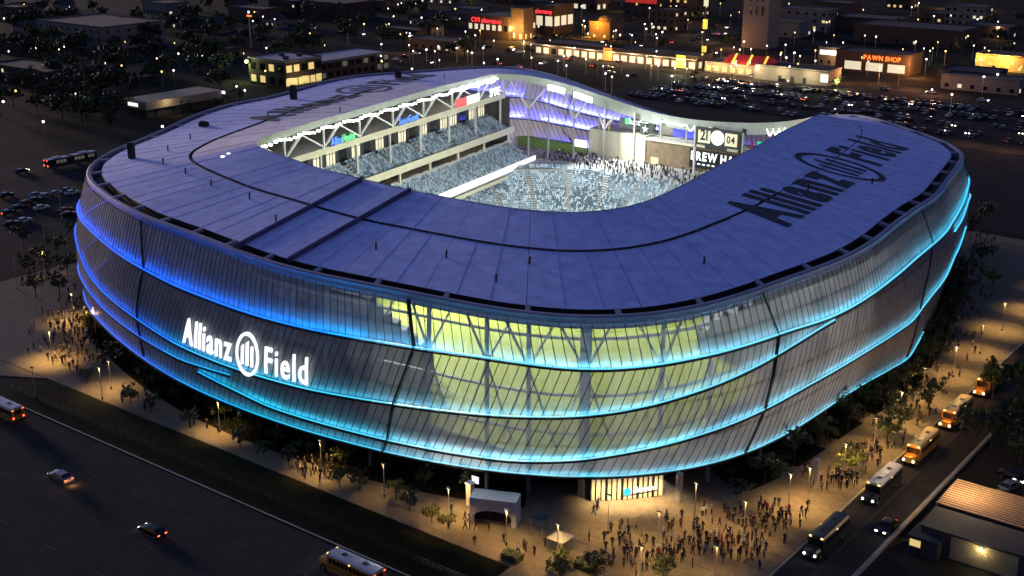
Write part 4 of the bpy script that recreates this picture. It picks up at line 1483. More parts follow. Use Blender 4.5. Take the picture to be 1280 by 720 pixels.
for px, py, k in ((1238, 560, 0), (1262, 545, 1), (1275, 580, 0), (1240, 500, 1), (1270, 500, 1), (1218, 560, 0)):
    tree(at(px, py), T_BIG[k], ['broad dark tree beyond the bus street', 'tall green tree beyond the bus street'][k], 'trees beyond the bus street', .7)
rt_ = random.Random(5)
n = 0
while n < 170:
    px, py = rt_.uniform(0, 1280), rt_.uniform(1, 150)
    if px > 300 and py > 75: continue
    if px > 180 and py > 100: continue
    if 590 < px < 1180 and py > 8 and rt_.random() < .93: continue
    q = at(px, py)
    tree(q, T_BIG[n % 2], ['dark broad tree in the unlit neighbourhood behind the stadium', 'green tree in the unlit neighbourhood behind the stadium'][n % 2], 'trees in the neighbourhood', rt_.uniform(.7, 1.15))
    n += 1
for k in range(60):
    px, py = rt_.uniform(0, 330), rt_.uniform(30, 175)
    q = at(px, py)
    if q.x > -376 or (150 < px < 262 and py > 108) or (px > 285 and py > 60): continue
    tree(q, T_BIG[k % 2], ['dark broad tree beside the unlit west street', 'green tree beside the unlit west street'][k % 2], 'trees beside the west street', rt_.uniform(.8, 1.2))
for px, py, k, s in ((1046, 112, 2, 1.3), (842, 84, 2, 1.4), (235, 150, 1, 1.2), (140, 165, 1, 1.3), (270, 142, 0, 1.2), (300, 130, 1, 1.2), (868, 100, 2, 1.0)):
    tree(at(px, py), T_ST[k], ['slender green tree by the far west street', 'dense dark tree by the far west street', 'bright green lamp lit tree by the far shops'][k], 'trees by the far streets', s)
for px, py in ((1046, 100), (846, 82)):
    q = at(px, py, 4); lamp_light((q.x + 2, q.y - 4, 4), 3500, (.9, 1, .5))

# hedge blocks and cone shrubs at the front of the plaza
for px, py, w_ in ((732, 712, 3.2), (640, 700, 3.0)):
    q = at(px, py)
    hb = MB()
    rr = random.Random(int(px))
    for k in range(900):
        p = Vector((q.x + rr.uniform(-w_ / 2, w_ / 2), q.y + rr.uniform(-1, 1), PAVE + rr.uniform(.1, 1.0)))
        u = Vector((rr.gauss(0, 1), rr.gauss(0, 1), rr.gauss(0, 1))).normalized(); v = u.cross(Vector((rr.random(), rr.random(), 1))).normalized()
        hb.face([p - u * .13, p + v * .1, p + u * .13, p - v * .1])
    hb.box((q.x, q.y, PAVE + .45), (w_ - .3, 1.7, .9))
    hb.build('hedge', M['leaf'], None, label='clipped dark green hedge block %s' % ('at the front of the entrance plaza' if px > 700 else 'beside the path fence'), cat='hedge')

# ------------------------------------------------------------------ vehicles
def wheel(mb_r, w, x, y, parent):
    wh = MB().tube((x, y - w / 2, mb_r), (x, y + w / 2, mb_r), mb_r, mb_r, 14).build('wheel', M['tyre'], parent)
    MB().tube((x, y - w / 2 - .01, mb_r), (x, y + w / 2 + .01, mb_r), mb_r * .5, mb_r * .5, 10).build('rim', M['lamp_metal'], wh)


def school_bus(paint, roofm, lights=True):
    t = thing('school_bus', (0, 0, 0))
    hw = 1.22
    b = MB()
    sec = [(-hw, .55), (-hw, 2.55), (-hw * .93, 2.78), (hw * .93, 2.78), (hw, 2.55), (hw, .55)]
    def loft(b, sec, x0, x1, mi=0):
        for (y0, z0), (y1, z1) in zip(sec, sec[1:] + sec[:1]):
            b.face([(x0, y0, z0), (x0, y1, z1), (x1, y1, z1), (x1, y0, z0)], mi)
        b.face([(x0, y, z) for y, z in sec], mi); b.face([(x1, y, z) for y, z in reversed(sec)], mi)
    loft(b, sec, -5.2, 3.5)
    b.build('body', paint, t)
    b = MB()
    rs = [(-hw * .95, 2.75), (-hw * .80, 2.98), (-hw * .35, 3.08), (hw * .35, 3.08), (hw * .80, 2.98), (hw * .95, 2.75)]
    loft(b, rs, -5.15, 3.45)
    b.build('roof', roofm, t)
    for x in (-2.6, 1.2):
        MB().box((x, 0, 3.1), (.7, .6, .12)).build('roof_hatch', M['dark'], t)
    b = MB()
    hs = [(-1.05, .6), (-1.05, 1.35), (-.8, 1.62), (.8, 1.62), (1.05, 1.35), (1.05, .6)]
    loft(b, hs, 3.5, 5.3)
    b.build('hood', paint, t)
    for s in (-1, 1):
        for k in range(11):
            MB().box((-4.75 + k * .75, s * (hw + .012), 2.1), (.62, .03, .75)).build('window', M['glassdark'], t)
        MB().box((-.9, s * (hw + .015), 1.35), (8.4, .03, .1)).build('rub_rail', M['dark'], t)
        MB().box((-.9, s * (hw + .015), 1.0), (8.4, .03, .08)).build('rub_rail', M['dark'], t)
        for x in (-3.1, 4.3):
            wheel(.5, .3, x, s * 1.05, t)
        MB().sphere((5.32, s * .78, 1.05), .17, 8, 5).build('headlight', M['head_e'] if lights else M['white_wall'], t)
        MB().box((-5.22, s * .95, 1.2), (.05, .28, .28)).build('taillight', M['tail_e'], t)
        MB().box((-5.22, s * .95, 2.62), (.05, .3, .16)).build('taillight', M['tail_e'], t)
        MB().box((3.5, s * .85, 2.9), (.12, .3, .14)).build('marker_light', M['amber_e'], t)
        MB().box((-.8, s * (hw + .02), 2.68), (.16, .06, .1)).build('marker_light', M['amber_e'], t)
        MB().bar((3.4, s * hw, 2.3), (4.3, s * 1.45, 2.0), .05).build('mirror_arm', M['dark'], t)
    MB().box((3.53, 0, 2.1), (.04, 2.1, .95)).build('windshield', M['glassdark'], t)
    MB().box((-5.22, 0, 2.1), (.04, 1.2, .7)).build('rear_window', M['glassdark'], t)
    MB().box((5.35, 0, .62), (.18, 2.3, .25)).build('bumper', M['dark'], t)
    MB().box((-5.28, 0, .62), (.16, 2.4, .25)).build('bumper', M['dark'], t)
    return t


BY = mat('bus_yellow', (.42, .22, .03), .45, noise=(.6, .15))
BD = mat('bus_dark', (.03, .032, .04), .4, noise=(.6, .2))
BR = mat('bus_roof_white', (.55, .56, .60), .5, noise=(.5, .1))
BO = mat('bus_roof_lamp_glow', (.50, .36, .16), .5, noise=(.5, .1))  # white roof with the street lamps' orange put into its colour
bus_a = school_bus(BY, BR)
tag(bus_a, 'yellow school bus with white roof driving alone on the south road', 'bus', 'school buses')
q = at(440, 722); bus_a.location = (q.x, q.y, .01); bus_a.rotation_euler.z = math.pi
c = copy_tree(bus_a); tag(c, 'white roofed bus with glowing tail lights on the south road near the crosswalk', 'bus', 'school buses')
q = at(26, 530); c.location = (q.x - 5.6, q.y, .01)
bus_d = school_bus(BD, BD)
tag(bus_d, 'all dark bus with lit headlights heading the queue beside the plaza', 'bus', 'buses queued along the stadium')
bus_d.location = (-60.6, 150.5, .01); bus_d.rotation_euler.z = -math.pi / 2
bus_w = school_bus(BD, BR)
tag(bus_w, 'dark bus with pale grey roof standing second in the queue', 'bus', 'buses queued along the stadium')
bus_w.location = (-60.6, 170.5, .01); bus_w.rotation_euler.z = -math.pi / 2
bus_o = school_bus(BY, BO)
tag(bus_o, 'yellow school bus with lamp glow tinted roof behind the grey roofed bus', 'bus', 'buses queued along the stadium')
bus_o.location = (-60.7, 187.0, .01); bus_o.rotation_euler.z = -math.pi / 2
for y, lb in ((204.0, 'yellow school bus with lamp glow tinted roof standing fourth in the queue'), (221.5, 'yellow school bus with lamp glow tinted roof at the tail of the queue')):
    c = copy_tree(bus_o); c.location = (-60.9, y, .01); tag(c, lb, 'bus', 'buses queued along the stadium')
for y in (181.0, 197.5, 214.5):
    lamp_light((-60.7, y + 1.2, 2.2), 160, (1, .3, .08), .1)
for y, pw in ((177, 700), (192, 900), (210, 900), (226, 600)):
    lamp_light((-62.4, y, 6.0), pw, (1, .6, .2), .2)


def articulated_bus():
    t = thing('articulated_bus', (0, 0, 0))
    for x0, x1, nm in ((-9, -1.2, 'rear_body'), (.2, 9, 'front_body')):
        b = MB(); b.box(((x0 + x1) / 2, 0, 1.75), (x1 - x0, 2.5, 2.7)); bo = b.build(nm, BD, t)
        MB().box(((x0 + x1) / 2, 0, 3.14), (x1 - x0 - .2, 2.35, .14)).build('roof', BR, t)
        MB().box(((x0 + x1) / 2, 0, 3.4), (2.6, 1.7, .35)).build('roof_unit', BR, t)
        k = x0 + .5
        while k < x1 - 1.2:
            for s in (-1, 1):
                MB().box((k + .55, s * 1.262, 2.1), (1.05, .03, 1.0)).build('window', M['win_dim'] if random.random() < .6 else M['glassdark'], t)
            k += 1.25
    MB().box((-.5, 0, 1.7), (1.5, 2.2, 2.4)).build('bellows', M['dark'], t)
    for x in (-6.5, 2.2, 6.6):
        for s in (-1, 1): wheel(.5, .3, x, s * 1.1, t)
    for s in (-1, 1):
        MB().box((-9.03, s * 1.0, 1.2), (.06, .35, .5)).build('taillight', M['tail_e'], t)
        MB().box((-9.03, s * .8, 2.9), (.06, .5, .2)).build('taillight', M['tail_e'], t)
        MB().sphere((9.02, s * .9, .9), .18, 8, 5).build('headlight', M['head_e'], t)
    return t


ab = articulated_bus()
tag(ab, 'long articulated city bus with red tail lights on the west street', 'bus')
a, c = at(55, 212), at(122, 200)
ab.location = ((a.x + c.x) / 2, (a.y + c.y) / 2, .01); ab.rotation_euler.z = math.pi / 2


def car_meshes(paint):
    """body shell, glass, wheels and lamps of a saloon, front at +x"""
    b = MB()
    prof = [(-2.25, .35), (-2.28, .85), (-1.9, 1.0), (-1.2, 1.42), (.35, 1.45), (1.1, 1.0), (2.1, .85), (2.25, .6), (2.22, .35)]
    for s in (-1, 1):
        ys = [s * (.86 if z < 1.05 else .66) for x, z in prof]
        pts = [(x, y, z) for (x, z), y in zip(prof, ys)]
        b.face(pts if s < 0 else list(reversed(pts)))
    n = len(prof)
    for k in range(n):
        (x0, z0), (x1, z1) = prof[k], prof[(k + 1) % n]
        y0, y1 = (.86 if z0 < 1.05 else .66), (.86 if z1 < 1.05 else .66)
        b.face([(x0, -y0, z0), (x1, -y1, z1), (x1, y1, z1), (x0, y0, z0)])
    g = MB()
    g.face([(.42, -.6, 1.43), (1.05, -.74, 1.04), (1.05, .74, 1.04), (.42, .6, 1.43)])
    g.face([(-1.25, .6, 1.41), (-1.83, .72, 1.05), (-1.83, -.72, 1.05), (-1.25, -.6, 1.41)])
    for v in range(len(g.v)): g.v[v] = (g.v[v][0] + (.02 if g.v[v][0] > 0 else -.02), g.v[v][1], g.v[v][2] + .02)
    for s in (-1, 1):
        p = [(-1.65, s * .86, 1.03), (.95, s * .86, 1.03), (.32, s * .70, 1.40), (-1.15, s * .70, 1.40)]
        g.face(p if s > 0 else list(reversed(p)))
    return b, g


def car_thing(paint, label, group, lit=True):
    t = thing('car', (0, 0, 0), 0, label, 'car', group)
    b, g = car_meshes(paint)
    b.build('body', paint, t); g.build('windows', M['glassdark'], t)
    for x in (-1.4, 1.4):
        for s in (-1, 1): wheel(.32, .2, x, s * .78, t)
    for s in (-1, 1):
        MB().box((2.22, s * .62, .68), (.1, .36, .16)).build('headlight', M['head_e'] if lit else M['white_wall'], t)
        MB().box((-2.27, s * .62, .78), (.08, .34, .16)).build('taillight', M['tail_e'] if lit else M['dark'], t)
    return t


def small_car(paint, lit):
    """one mesh: far cars are a few pixels long"""
    b, g = car_meshes(paint)
    for f, i in zip(g.f, range(len(g.f))):
        b.face([g.v[j] for j in f], 1)
    for x in (-1.4, 1.4):
        for s in (-1, 1): b.tube((x, s * .88, .32), (x, s * .68, .32), .32, .32, 8, 2)
    for s in (-1, 1):
        b.box((2.24, s * .62, .7), (.12, .45, .25), 0, 3)
        b.box((-2.28, s * .62, .8), (.1, .45, .22), 0, 4)
    return b.mesh('car', [paint, M['glassdark'], M['tyre'], M['head_e'] if lit & 1 else M['lamp_metal'], M['tail_e'] if lit & 2 else M['dark']])


paints = [('white', mat('car_white', (.5, .5, .5), .3, noise=(1, .05))), ('silver', mat('car_silver', (.25, .26, .27), .3, metal=.5, noise=(1, .05))), ('black', mat('car_black', (.012, .012, .014), .25, noise=(1, .1))), ('dark red', mat('car_red', (.12, .015, .015), .3, noise=(1, .1))), ('dark blue', mat('car_blue', (.02, .035, .09), .3, noise=(1, .1)))]
rc = car_thing(paints[1][1], 'silver car with lit tail lights driving on the south road', 'cars on the south road')
q = at(76, 600); rc.location = (q.x, q.y, .01); rc.rotation_euler.z = math.pi
c = car_thing(paints[2][1], 'black car with small red tail lights driving on the south road', 'cars on the south road')
q = at(191, 668); c.location = (q.x, q.y, .01); c.rotation_euler.z = math.pi
lamp_light((rc.location.x + 3.2, rc.location.y, .5), 90, (1, .45, .15), .1)
pk = car_thing(paints[2][1], 'black car parked at the kerb beside the low wall', 'cars by the bus street', True)
pk.location = (-55.6, 160.0, .01); pk.rotation_euler.z = -math.pi / 2
lot = [small_car(m_, 0) for _, m_ in paints]
litc = [small_car(m_, 1) for _, m_ in paints]
tailc = [small_car(m_, 2) for _, m_ in paints]


def put_car(x, y, rz, rnd, where, group, plit=.12, ptail=.06):
    k = rnd.choice((0, 1, 1, 2, 2, 2, 3, 4))
    r = rnd.random()
    me = litc[k] if r < plit else (tailc[k] if r < plit + ptail else lot[k])
    st = 'with its headlights on ' if r < plit else ('with red tail lights on ' if r < plit + ptail else '')
    link('car', me, None, '%s car %s%s' % (paints[k][0], st, where), 'car', group, loc=(x, y, .012), rz=rz)


rv = random.Random(8)
for y in (449.5, 455.5, 467, 473, 484.5, 490.5, 502, 508):
    x = -284
    while x < -100:
        if rv.random() < (.62 if x < -150 else .35):
            put_car(x + rv.uniform(-.2, .2), y, math.pi / 2 * rv.choice((1, -1)), rv, 'parked in the far north car park', 'cars in the far north car park')
        x += 3.0 + (6 if rv.random() < .05 else 0)
for px, py in ((10, 268), (22, 262), (32, 256), (44, 252), (58, 247), (70, 244), (84, 240), (90, 243), (45, 246), (30, 278), (14, 282), (52, 262), (86, 270), (82, 265), (8, 246)):
    q = at(px, py); put_car(q.x, q.y, math.pi / 2 + rv.uniform(-.1, .1), rv, 'parked on the car park west of the stadium', 'cars in the west car park', .05, .05)
for px, py in ((27, 216),):
    q = at(px, py); put_car(q.x, q.y, math.pi / 2, rv, 'driving behind the articulated bus', 'cars on the west street', 1, 0)
for k in range(26):
    x = -560 + k * 22 + rv.uniform(-7, 7)
    put_car(x, rv.choice((524, 527, 530, 533)), rv.choice((0, math.pi)), rv, 'in traffic on the avenue behind the stadium', 'cars on the avenue', .6, .3)
for k in range(22):
    put_car(rv.choice((-368, -364, -358, -354)), 380 + k * 15 + rv.uniform(-5, 5), rv.choice((1, -1)) * math.pi / 2, rv, 'in traffic on the west street', 'cars on the west street', .55, .3)
for px, py in ((650, 66), (640, 62), (660, 60), (700, 60), (690, 50), (672, 47), (720, 58), (735, 48), (760, 86), (790, 96), (762, 92), (905, 100), (880, 108), (1265, 600), (1262, 612), (1272, 596)):
    q = at(px, py)
    put_car(q.x, q.y, rv.uniform(0, 6), rv, 'on the lot beyond the bus street' if px > 1200 else 'by the far shops', 'cars on the far lots', .8, .1)

# ------------------------------------------------------------------ people
def person_mesh(pose):
    """skin-modifier figure, 1.78 m tall, facing +y; returns evaluated geometry"""
    J = {'pel': (0, 0, .96, .13, .10), 'spi': (0, 0, 1.16, .125, .09), 'che': (0, 0, 1.36, .155, .10), 'nec': (0, 0, 1.50, .06, .06), 'hea': (0, .015, 1.62, .085, .10), 'top': (0, 0, 1.72, .06, .07)}
    for s, n in ((-1, 'l'), (1, 'r')):
        st = pose.get('stride', 0) * s
        J['sh' + n] = (s * .18, 0, 1.42, .065, .065)
        el = pose.get('el' + n, (s * .25, -st * .15, 1.15))
        wr = pose.get('wr' + n, (s * .26, -st * .25 + .05, .91))
        J['el' + n] = (*el, .048, .048)
        J['wr' + n] = (*wr, .036, .036)
        d = Vector(wr) - Vector(el)
        hd = Vector(wr) + d.normalized() * .10
        J['ha' + n] = (*hd, .038, .028)
        J['hi' + n] = (s * .095, 0, .88, .095, .095)
        J['kn' + n] = (s * .10, st * .22 + .02, .49, .068, .068)
        J['an' + n] = (s * .10, st * .42 - .03, .09 + (.05 if st < 0 else 0), .045, .045)
        J['to' + n] = (s * .11, st * .42 + .13, .045 + (.0 if st >= 0 else .0), .042, .035)
    E = [('pel', 'spi'), ('spi', 'che'), ('che', 'nec'), ('nec', 'hea'), ('hea', 'top')]
    for n in 'lr':
        E += [('che', 'sh' + n), ('sh' + n, 'el' + n), ('el' + n, 'wr' + n), ('wr' + n, 'ha' + n), ('pel', 'hi' + n), ('hi' + n, 'kn' + n), ('kn' + n, 'an' + n), ('an' + n, 'to' + n)]
    ks = list(J)
    me = bpy.data.meshes.new('figure')
    me.from_pydata([J[k][:3] for k in ks], [(ks.index(a), ks.index(c)) for a, c in E], [])
    o = bpy.data.objects.new('figure', me)
    col.objects.link(o)
    o.modifiers.new('skin', 'SKIN')
    for i, k in enumerate(ks):
        sv = me.skin_vertices[0].data[i]
        sv.radius = J[k][3:5]
        sv.use_root = (k == 'pel')
    ss = o.modifiers.new('sub', 'SUBSURF'); ss.levels = 1; ss.render_levels = 1
    dg = bpy.context.evaluated_depsgraph_get()
    ev = bpy.data.meshes.new_from_object(o.evaluated_get(dg))
    bpy.data.objects.remove(o); bpy.data.meshes.remove(me)
    hands = [Vector(J['ha' + n][:3]) for n in 'lr']
    for p in ev.polygons:
        c = p.center
        if min((c - h).length for h in hands) < .11: mi = 0
        elif c.z > 1.50: mi = 1 if (c.z > 1.68 or c.y < -.03) else 0
        elif c.z > .93 or abs(c.x) > .2: mi = 2
        elif c.z > .09: mi = 3
        else: mi = 4
        p.material_index = mi
        p.use_smooth = True
    return ev


poses = [person_mesh({}), person_mesh({'stride': .75}), person_mesh({'stride': -.6}), person_mesh({'ell': (-.26, .05, 1.16), 'wrl': (-.12, .25, 1.18), 'elr': (.25, 0, 1.15), 'wrr': (.24, .05, .91)}), person_mesh({'ell': (-.27, -.05, 1.17), 'wrl': (-.2, .1, .98), 'elr': (.27, -.05, 1.17), 'wrr': (.2, .1, .98)})]
skin = [mat('skin_light', (.42, .27, .2), .6, noise=(5, .1)), mat('skin_brown', (.16, .09, .06), .6, noise=(5, .1))]
hair = [mat('hair_dark', (.015, .012, .01), .8, noise=(8, .3)), mat('hair_blond', (.3, .2, .1), .8, noise=(8, .3)), mat('cap_grey', (.12, .12, .13), .9, noise=(8, .2))]
cloth = {'black': (.012, .012, .014), 'charcoal': (.035, .035, .04), 'navy': (.015, .02, .045), 'grey': (.16, .16, .17), 'white': (.55, .55, .55), 'red': (.35, .03, .04), 'light blue': (.2, .32, .42), 'brown': (.08, .05, .03)}
cm_ = {k: mat('cloth_' + k.replace(' ', '_'), v, .9, noise=(6, .2)) for k, v in cloth.items()}
pants = [mat('trousers_dark', (.015, .016, .02), .9, noise=(6, .2)), mat('trousers_denim', (.03, .045, .08), .9, noise=(6, .2)), mat('trousers_tan', (.18, .13, .08), .9, noise=(6, .2))]
shoe = mat('shoes', (.02, .02, .02), .7, noise=(6, .2))
variants = {}
rp = random.Random(4)


def person(x, y, z, where, group, pool):
    pi = rp.randrange(5)
    ck = rp.choice(pool)
    key = (pi, ck, rp.randrange(2))
    if key not in variants:
        me = poses[pi].copy()
        me.name = 'person'
        idx = [p.material_index for p in me.polygons]
        me.materials.clear()
        for m_ in (skin[0] if rp.random() < .75 else skin[1], rp.choice((hair[0], hair[0], hair[1], hair[2])), cm_[ck], rp.choice((pants[0], pants[0], pants[1], pants[2] if rp.random() < .3 else pants[0])), shoe):
            me.materials.append(m_)
        me.polygons.foreach_set('material_index', idx)
        variants[key] = me
    act = ('standing', 'walking', 'walking', 'raising a hand', 'standing')[pi]
    o = link('person', variants[key], None, 'person in %s top %s %s' % (ck, act, where), 'person', group, loc=(x, y, z), rz=rp.uniform(0, 6.28))
    s = rp.uniform(1.0, 1.12)
    o.scale = (s, s, s)


darks = ['black', 'black', 'black', 'charcoal', 'charcoal', 'navy', 'navy', 'grey', 'brown']
mixed = darks + ['white', 'red', 'light blue', 'grey', 'white']
spots_ = []
def free(x, y, d=.55):
    for a, c in spots_:
        if (a - x) ** 2 + (c - y) ** 2 < d * d: return False
    spots_.append((x, y)); return True


def crowd(clusters, count, where, group, pool, ok=lambda x, y: True):
    n, tries = 0, 0
    while n < count and tries < 6000:
        tries += 1
        px, py, sx_, sy_, _w = rp.choices(clusters, [c[4] for c in clusters])[0]
        q = at(rp.gauss(px, sx_), rp.gauss(py, sy_))
        if not ok(q.x, q.y) or not free(q.x, q.y): continue
        person(q.x, q.y, PAVE, where, group, pool); n += 1


def plaza_ok(x, y):
    th = math.degrees(math.atan2(y - CY, x - CX)); r = math.hypot(x - CX, y - CY)
    return 119.6 < y < 322 and x < -63.8 and r > base_r(th) - 6.5


crowd([(785, 668, 18, 14, 2), (845, 665, 14, 12, 2), (880, 680, 22, 12, 4), (930, 690, 22, 10, 4), (975, 645, 20, 8, 3), (905, 648, 22, 8, 2), (815, 702, 25, 10, 2), (770, 690, 12, 10, 1), (750, 640, 6, 8, .6)], 128, 'on the lit plaza outside the entrance', 'crowd on the entrance plaza', mixed + darks, plaza_ok)
crowd([(1040, 605, 18, 6, 4), (1075, 570, 14, 6, 2), (1110, 560, 12, 8, 1), (1130, 510, 16, 14, 1.5), (1180, 440, 14, 16, 3), (1205, 390, 12, 18, 3), (1220, 340, 10, 15, 3), (1232, 300, 8, 12, 2)], 84, 'on the pavement between stadium and buses', 'crowd along the bus street', darks + ['grey', 'white'], lambda x, y: plaza_ok(x, y) and x < -64.2)
crowd([(95, 395, 14, 16, 4), (110, 410, 10, 14, 3), (75, 420, 14, 12, 2), (55, 412, 12, 8, 1.5), (95, 445, 14, 10, 2), (100, 462, 10, 6, 1)], 74, 'at the lamp lit south-west corner', 'crowd at the south-west corner', darks + ['white', 'red'], lambda x, y: y > 113.5 and plaza_ok(x, max(y, 119.7)))
crowd([(160, 495, 8, 4, 1.5), (178, 497, 5, 3, 1), (230, 540, 14, 6, 1), (262, 545, 10, 5, .7), (380, 590, 14, 7, 3), (408, 596, 8, 4, 1.5), (505, 630, 8, 5, 1), (600, 660, 14, 8, 1.5), (655, 665, 14, 8, 1.5), (648, 690, 6, 3, 1), (680, 690, 10, 6, 1)], 34, 'on the path below the stadium skin', 'people on the south path', darks + ['white'], lambda x, y: plaza_ok(x, y))

# the rest of the crowd, farther along the pavements, is one mass
src = [[v.co.copy() for v in m_.vertices] for m_ in poses]
srf = [[(tuple(p.vertices), p.material_index) for p in m_.polygons] for m_ in poses]
mass = MB()
cl = [(1215, 360, 12, 30, 3), (1232, 300, 8, 14, 2), (1190, 420, 14, 22, 2), (1045, 600, 20, 7, 2), (960, 655, 30, 10, 2), (95, 405, 18, 18, 4), (900, 690, 40, 12, 3), (800, 690, 30, 14, 1.5), (385, 592, 16, 7, 1.2), (600, 662, 30, 10, 1.2), (180, 505, 20, 8, 1), (1080, 570, 16, 8, 1.5), (1140, 505, 16, 14, 1.5), (70, 440, 16, 10, 1.5)]
n, tries = 0, 0
while n < 360 and tries < 9000:
    tries += 1
    px, py, sx_, sy_, w_ = rp.choices(cl, [c_[4] for c_ in cl])[0]
    q = at(rp.gauss(px, sx_), rp.gauss(py, sy_))
    if not plaza_ok(q.x, q.y) or not free(q.x, q.y, .5): continue
    k = rp.randrange(5)
    R_ = Matrix.Rotation(rp.uniform(0, 6.28), 3, 'Z') * rp.uniform(.98, 1.1)
    base = len(mass.v)
    for co in src[k]:
        p = R_ @ co
        mass.v.append((p.x + q.x, p.y + q.y, p.z + PAVE))
    top = rp.choice((2, 2, 3, 5))
    for vs, mi in srf[k]:
        mass.f.append(tuple(base + v for v in vs)); mass.m.append(top if mi == 2 else mi)
    n += 1
mass.build('background_crowd', [skin[0], hair[0], cm_['black'], cm_['charcoal'], shoe, cm_['grey']], smooth=True, kind='stuff', label='rest of the crowd thronging the pavements round the stadium', cat='crowd')

# ------------------------------------------------------------------ far buildings
def building(name, label, se, w, l, h, wall, roof, floors=1, ns=0, ne=0, lit=.3, litm=None, z0=.9, wh=1.5, ww=1.4, parapet=.5, cat='building', group=None, rnd=random.Random(2)):
    x, y = se.x, se.y
    t = thing(name, (x, y, 0), 0, label, cat, group)
    MB().box((x - w / 2, y + l / 2, h / 2), (w, l, h)).build('wall', wall, t)
    r = MB()
    r.box((x - w / 2, y + l / 2, h + .12), (w + .3, l + .3, .24))
    ro = r.build('roof', roof, t)
    if parapet:
        for c_, s_ in (((x - w / 2, y, h + .5), (w + .3, .3, .5)), ((x - w / 2, y + l, h + .5), (w + .3, .3, .5)), ((x, y + l / 2, h + .5), (.3, l - .3, .5)), ((x - w, y + l / 2, h + .5), (.3, l - .3, .5))):
            MB().box(c_, s_).build('parapet', wall, ro)
    fh = h / floors
    for f in range(floors):
        for k in range(ns):
            cx = x - (k + .5) * w / ns
            on = rnd.random() < lit
            wi = MB().box((cx, y - .03, f * fh + z0 + wh / 2), (min(ww, w / ns * .8), .08, wh)).build('window', (litm or M['win_warm']) if on else M['glassdark'], t)
            MB().box((cx, y - .08, f * fh + z0 - .06), (min(ww, w / ns * .8) + .2, .18, .1)).build('sill', wall, wi)
        for k in range(ne):
            cy = y + (k + .5) * l / ne
            on = rnd.random() < lit
            wi = MB().box((x + .03, cy, f * fh + z0 + wh / 2), (.08, min(ww, l / ne * .8), wh)).build('window', (litm or M['win_warm']) if on else M['glassdark'], t)
            MB().box((x + .08, cy, f * fh + z0 - .06), (.18, min(ww, l / ne * .8) + .2, .1)).build('sill', wall, wi)
    return t


bk = mat('brick_dark', (.06, .045, .04), .9, noise=(.5, .25))
bk2 = mat('brick_brown', (.11, .075, .055), .9, noise=(.5, .25))
gy = mat('render_grey', (.17, .17, .17), .9, noise=(.4, .15))
bg_ = mat('render_beige', (.32, .28, .2), .9, noise=(.4, .15))
rfl = mat('flat_roof_pale', (.42, .42, .46), .9, noise=(.2, .2))
rfd = mat('flat_roof_dark', (.04, .04, .045), .9, noise=(.2, .3))

q = at(358, 110)
t = building('office_building', 'two storey office block with pale flat roof and lit yellow windows', q, 24, 22, 11, bk, rfl, 2, 4, 5, .55, M['win_warm'], 1.0, 3.0, 3.2, rnd=random.Random(6))
for k in range(6):
    MB().box((q.x + .06, q.y + 1.6 + k * 3.6, 2.2), (.1, 3.0, 3.2)).build('shop_window', M['win_warm'], t)
for dx, dy in ((-6, 6), (-15, 12), (-9, 17)):
    MB().box((q.x - dx * -1, q.y + dy, 12.0), (2.0, 1.8, 1.6)).build('roof_unit', M['darkwall'], t)
t = building('office_wing', 'long low wing with pale roof joined to the office block', Vector((q.x - 2, q.y + 22.3, 0)), 22, 46, 8, bk, rfl, 2, 0, 10, .25, M['win_dim'], 1.0, 2.2, 3.0, rnd=random.Random(1))
lamp_light((q.x - 26, q.y - 2, 9), 5000, (.85, 1, .35), .3)
MB().sphere((q.x - 24.6, q.y - .6, 9.5), .8, 8, 6).build('wall_lamp', mat('wall_lamp', (.6, .8, .2), .4, emit=(.8, 1, .3), estr=6), None, label='bright yellow green wall lamp on the office block', cat='lamp')
lamp_light((q.x + 6, q.y + 6, 4), 1500, (1, .8, .4), .3)

q = at(184, 148)
t = building('drive_in_building', 'small flat building with a lit beige fascia and white sign', q, 12, 34, 3.4, M['darkwall'], rfd, 1, 2, 4, 0)
MB().box((q.x - 5.4, q.y + 17, 5.0), (14.6, 37, 3.0)).build('canopy_fascia', bg_, t)
MB().box((q.x - 6, q.y - 1.62, 5.0), (6.0, .12, 1.3)).build('lit_sign', M['white_e'], t)
MB().box((q.x + 1.2, q.y + 35.6, 5.6), (5, .3, 1.2)).build('lit_sign', M['white_e'], t)
lamp_light((q.x + 5.0, q.y + 8, 6.0), 700, (1, .78, .45), .2)

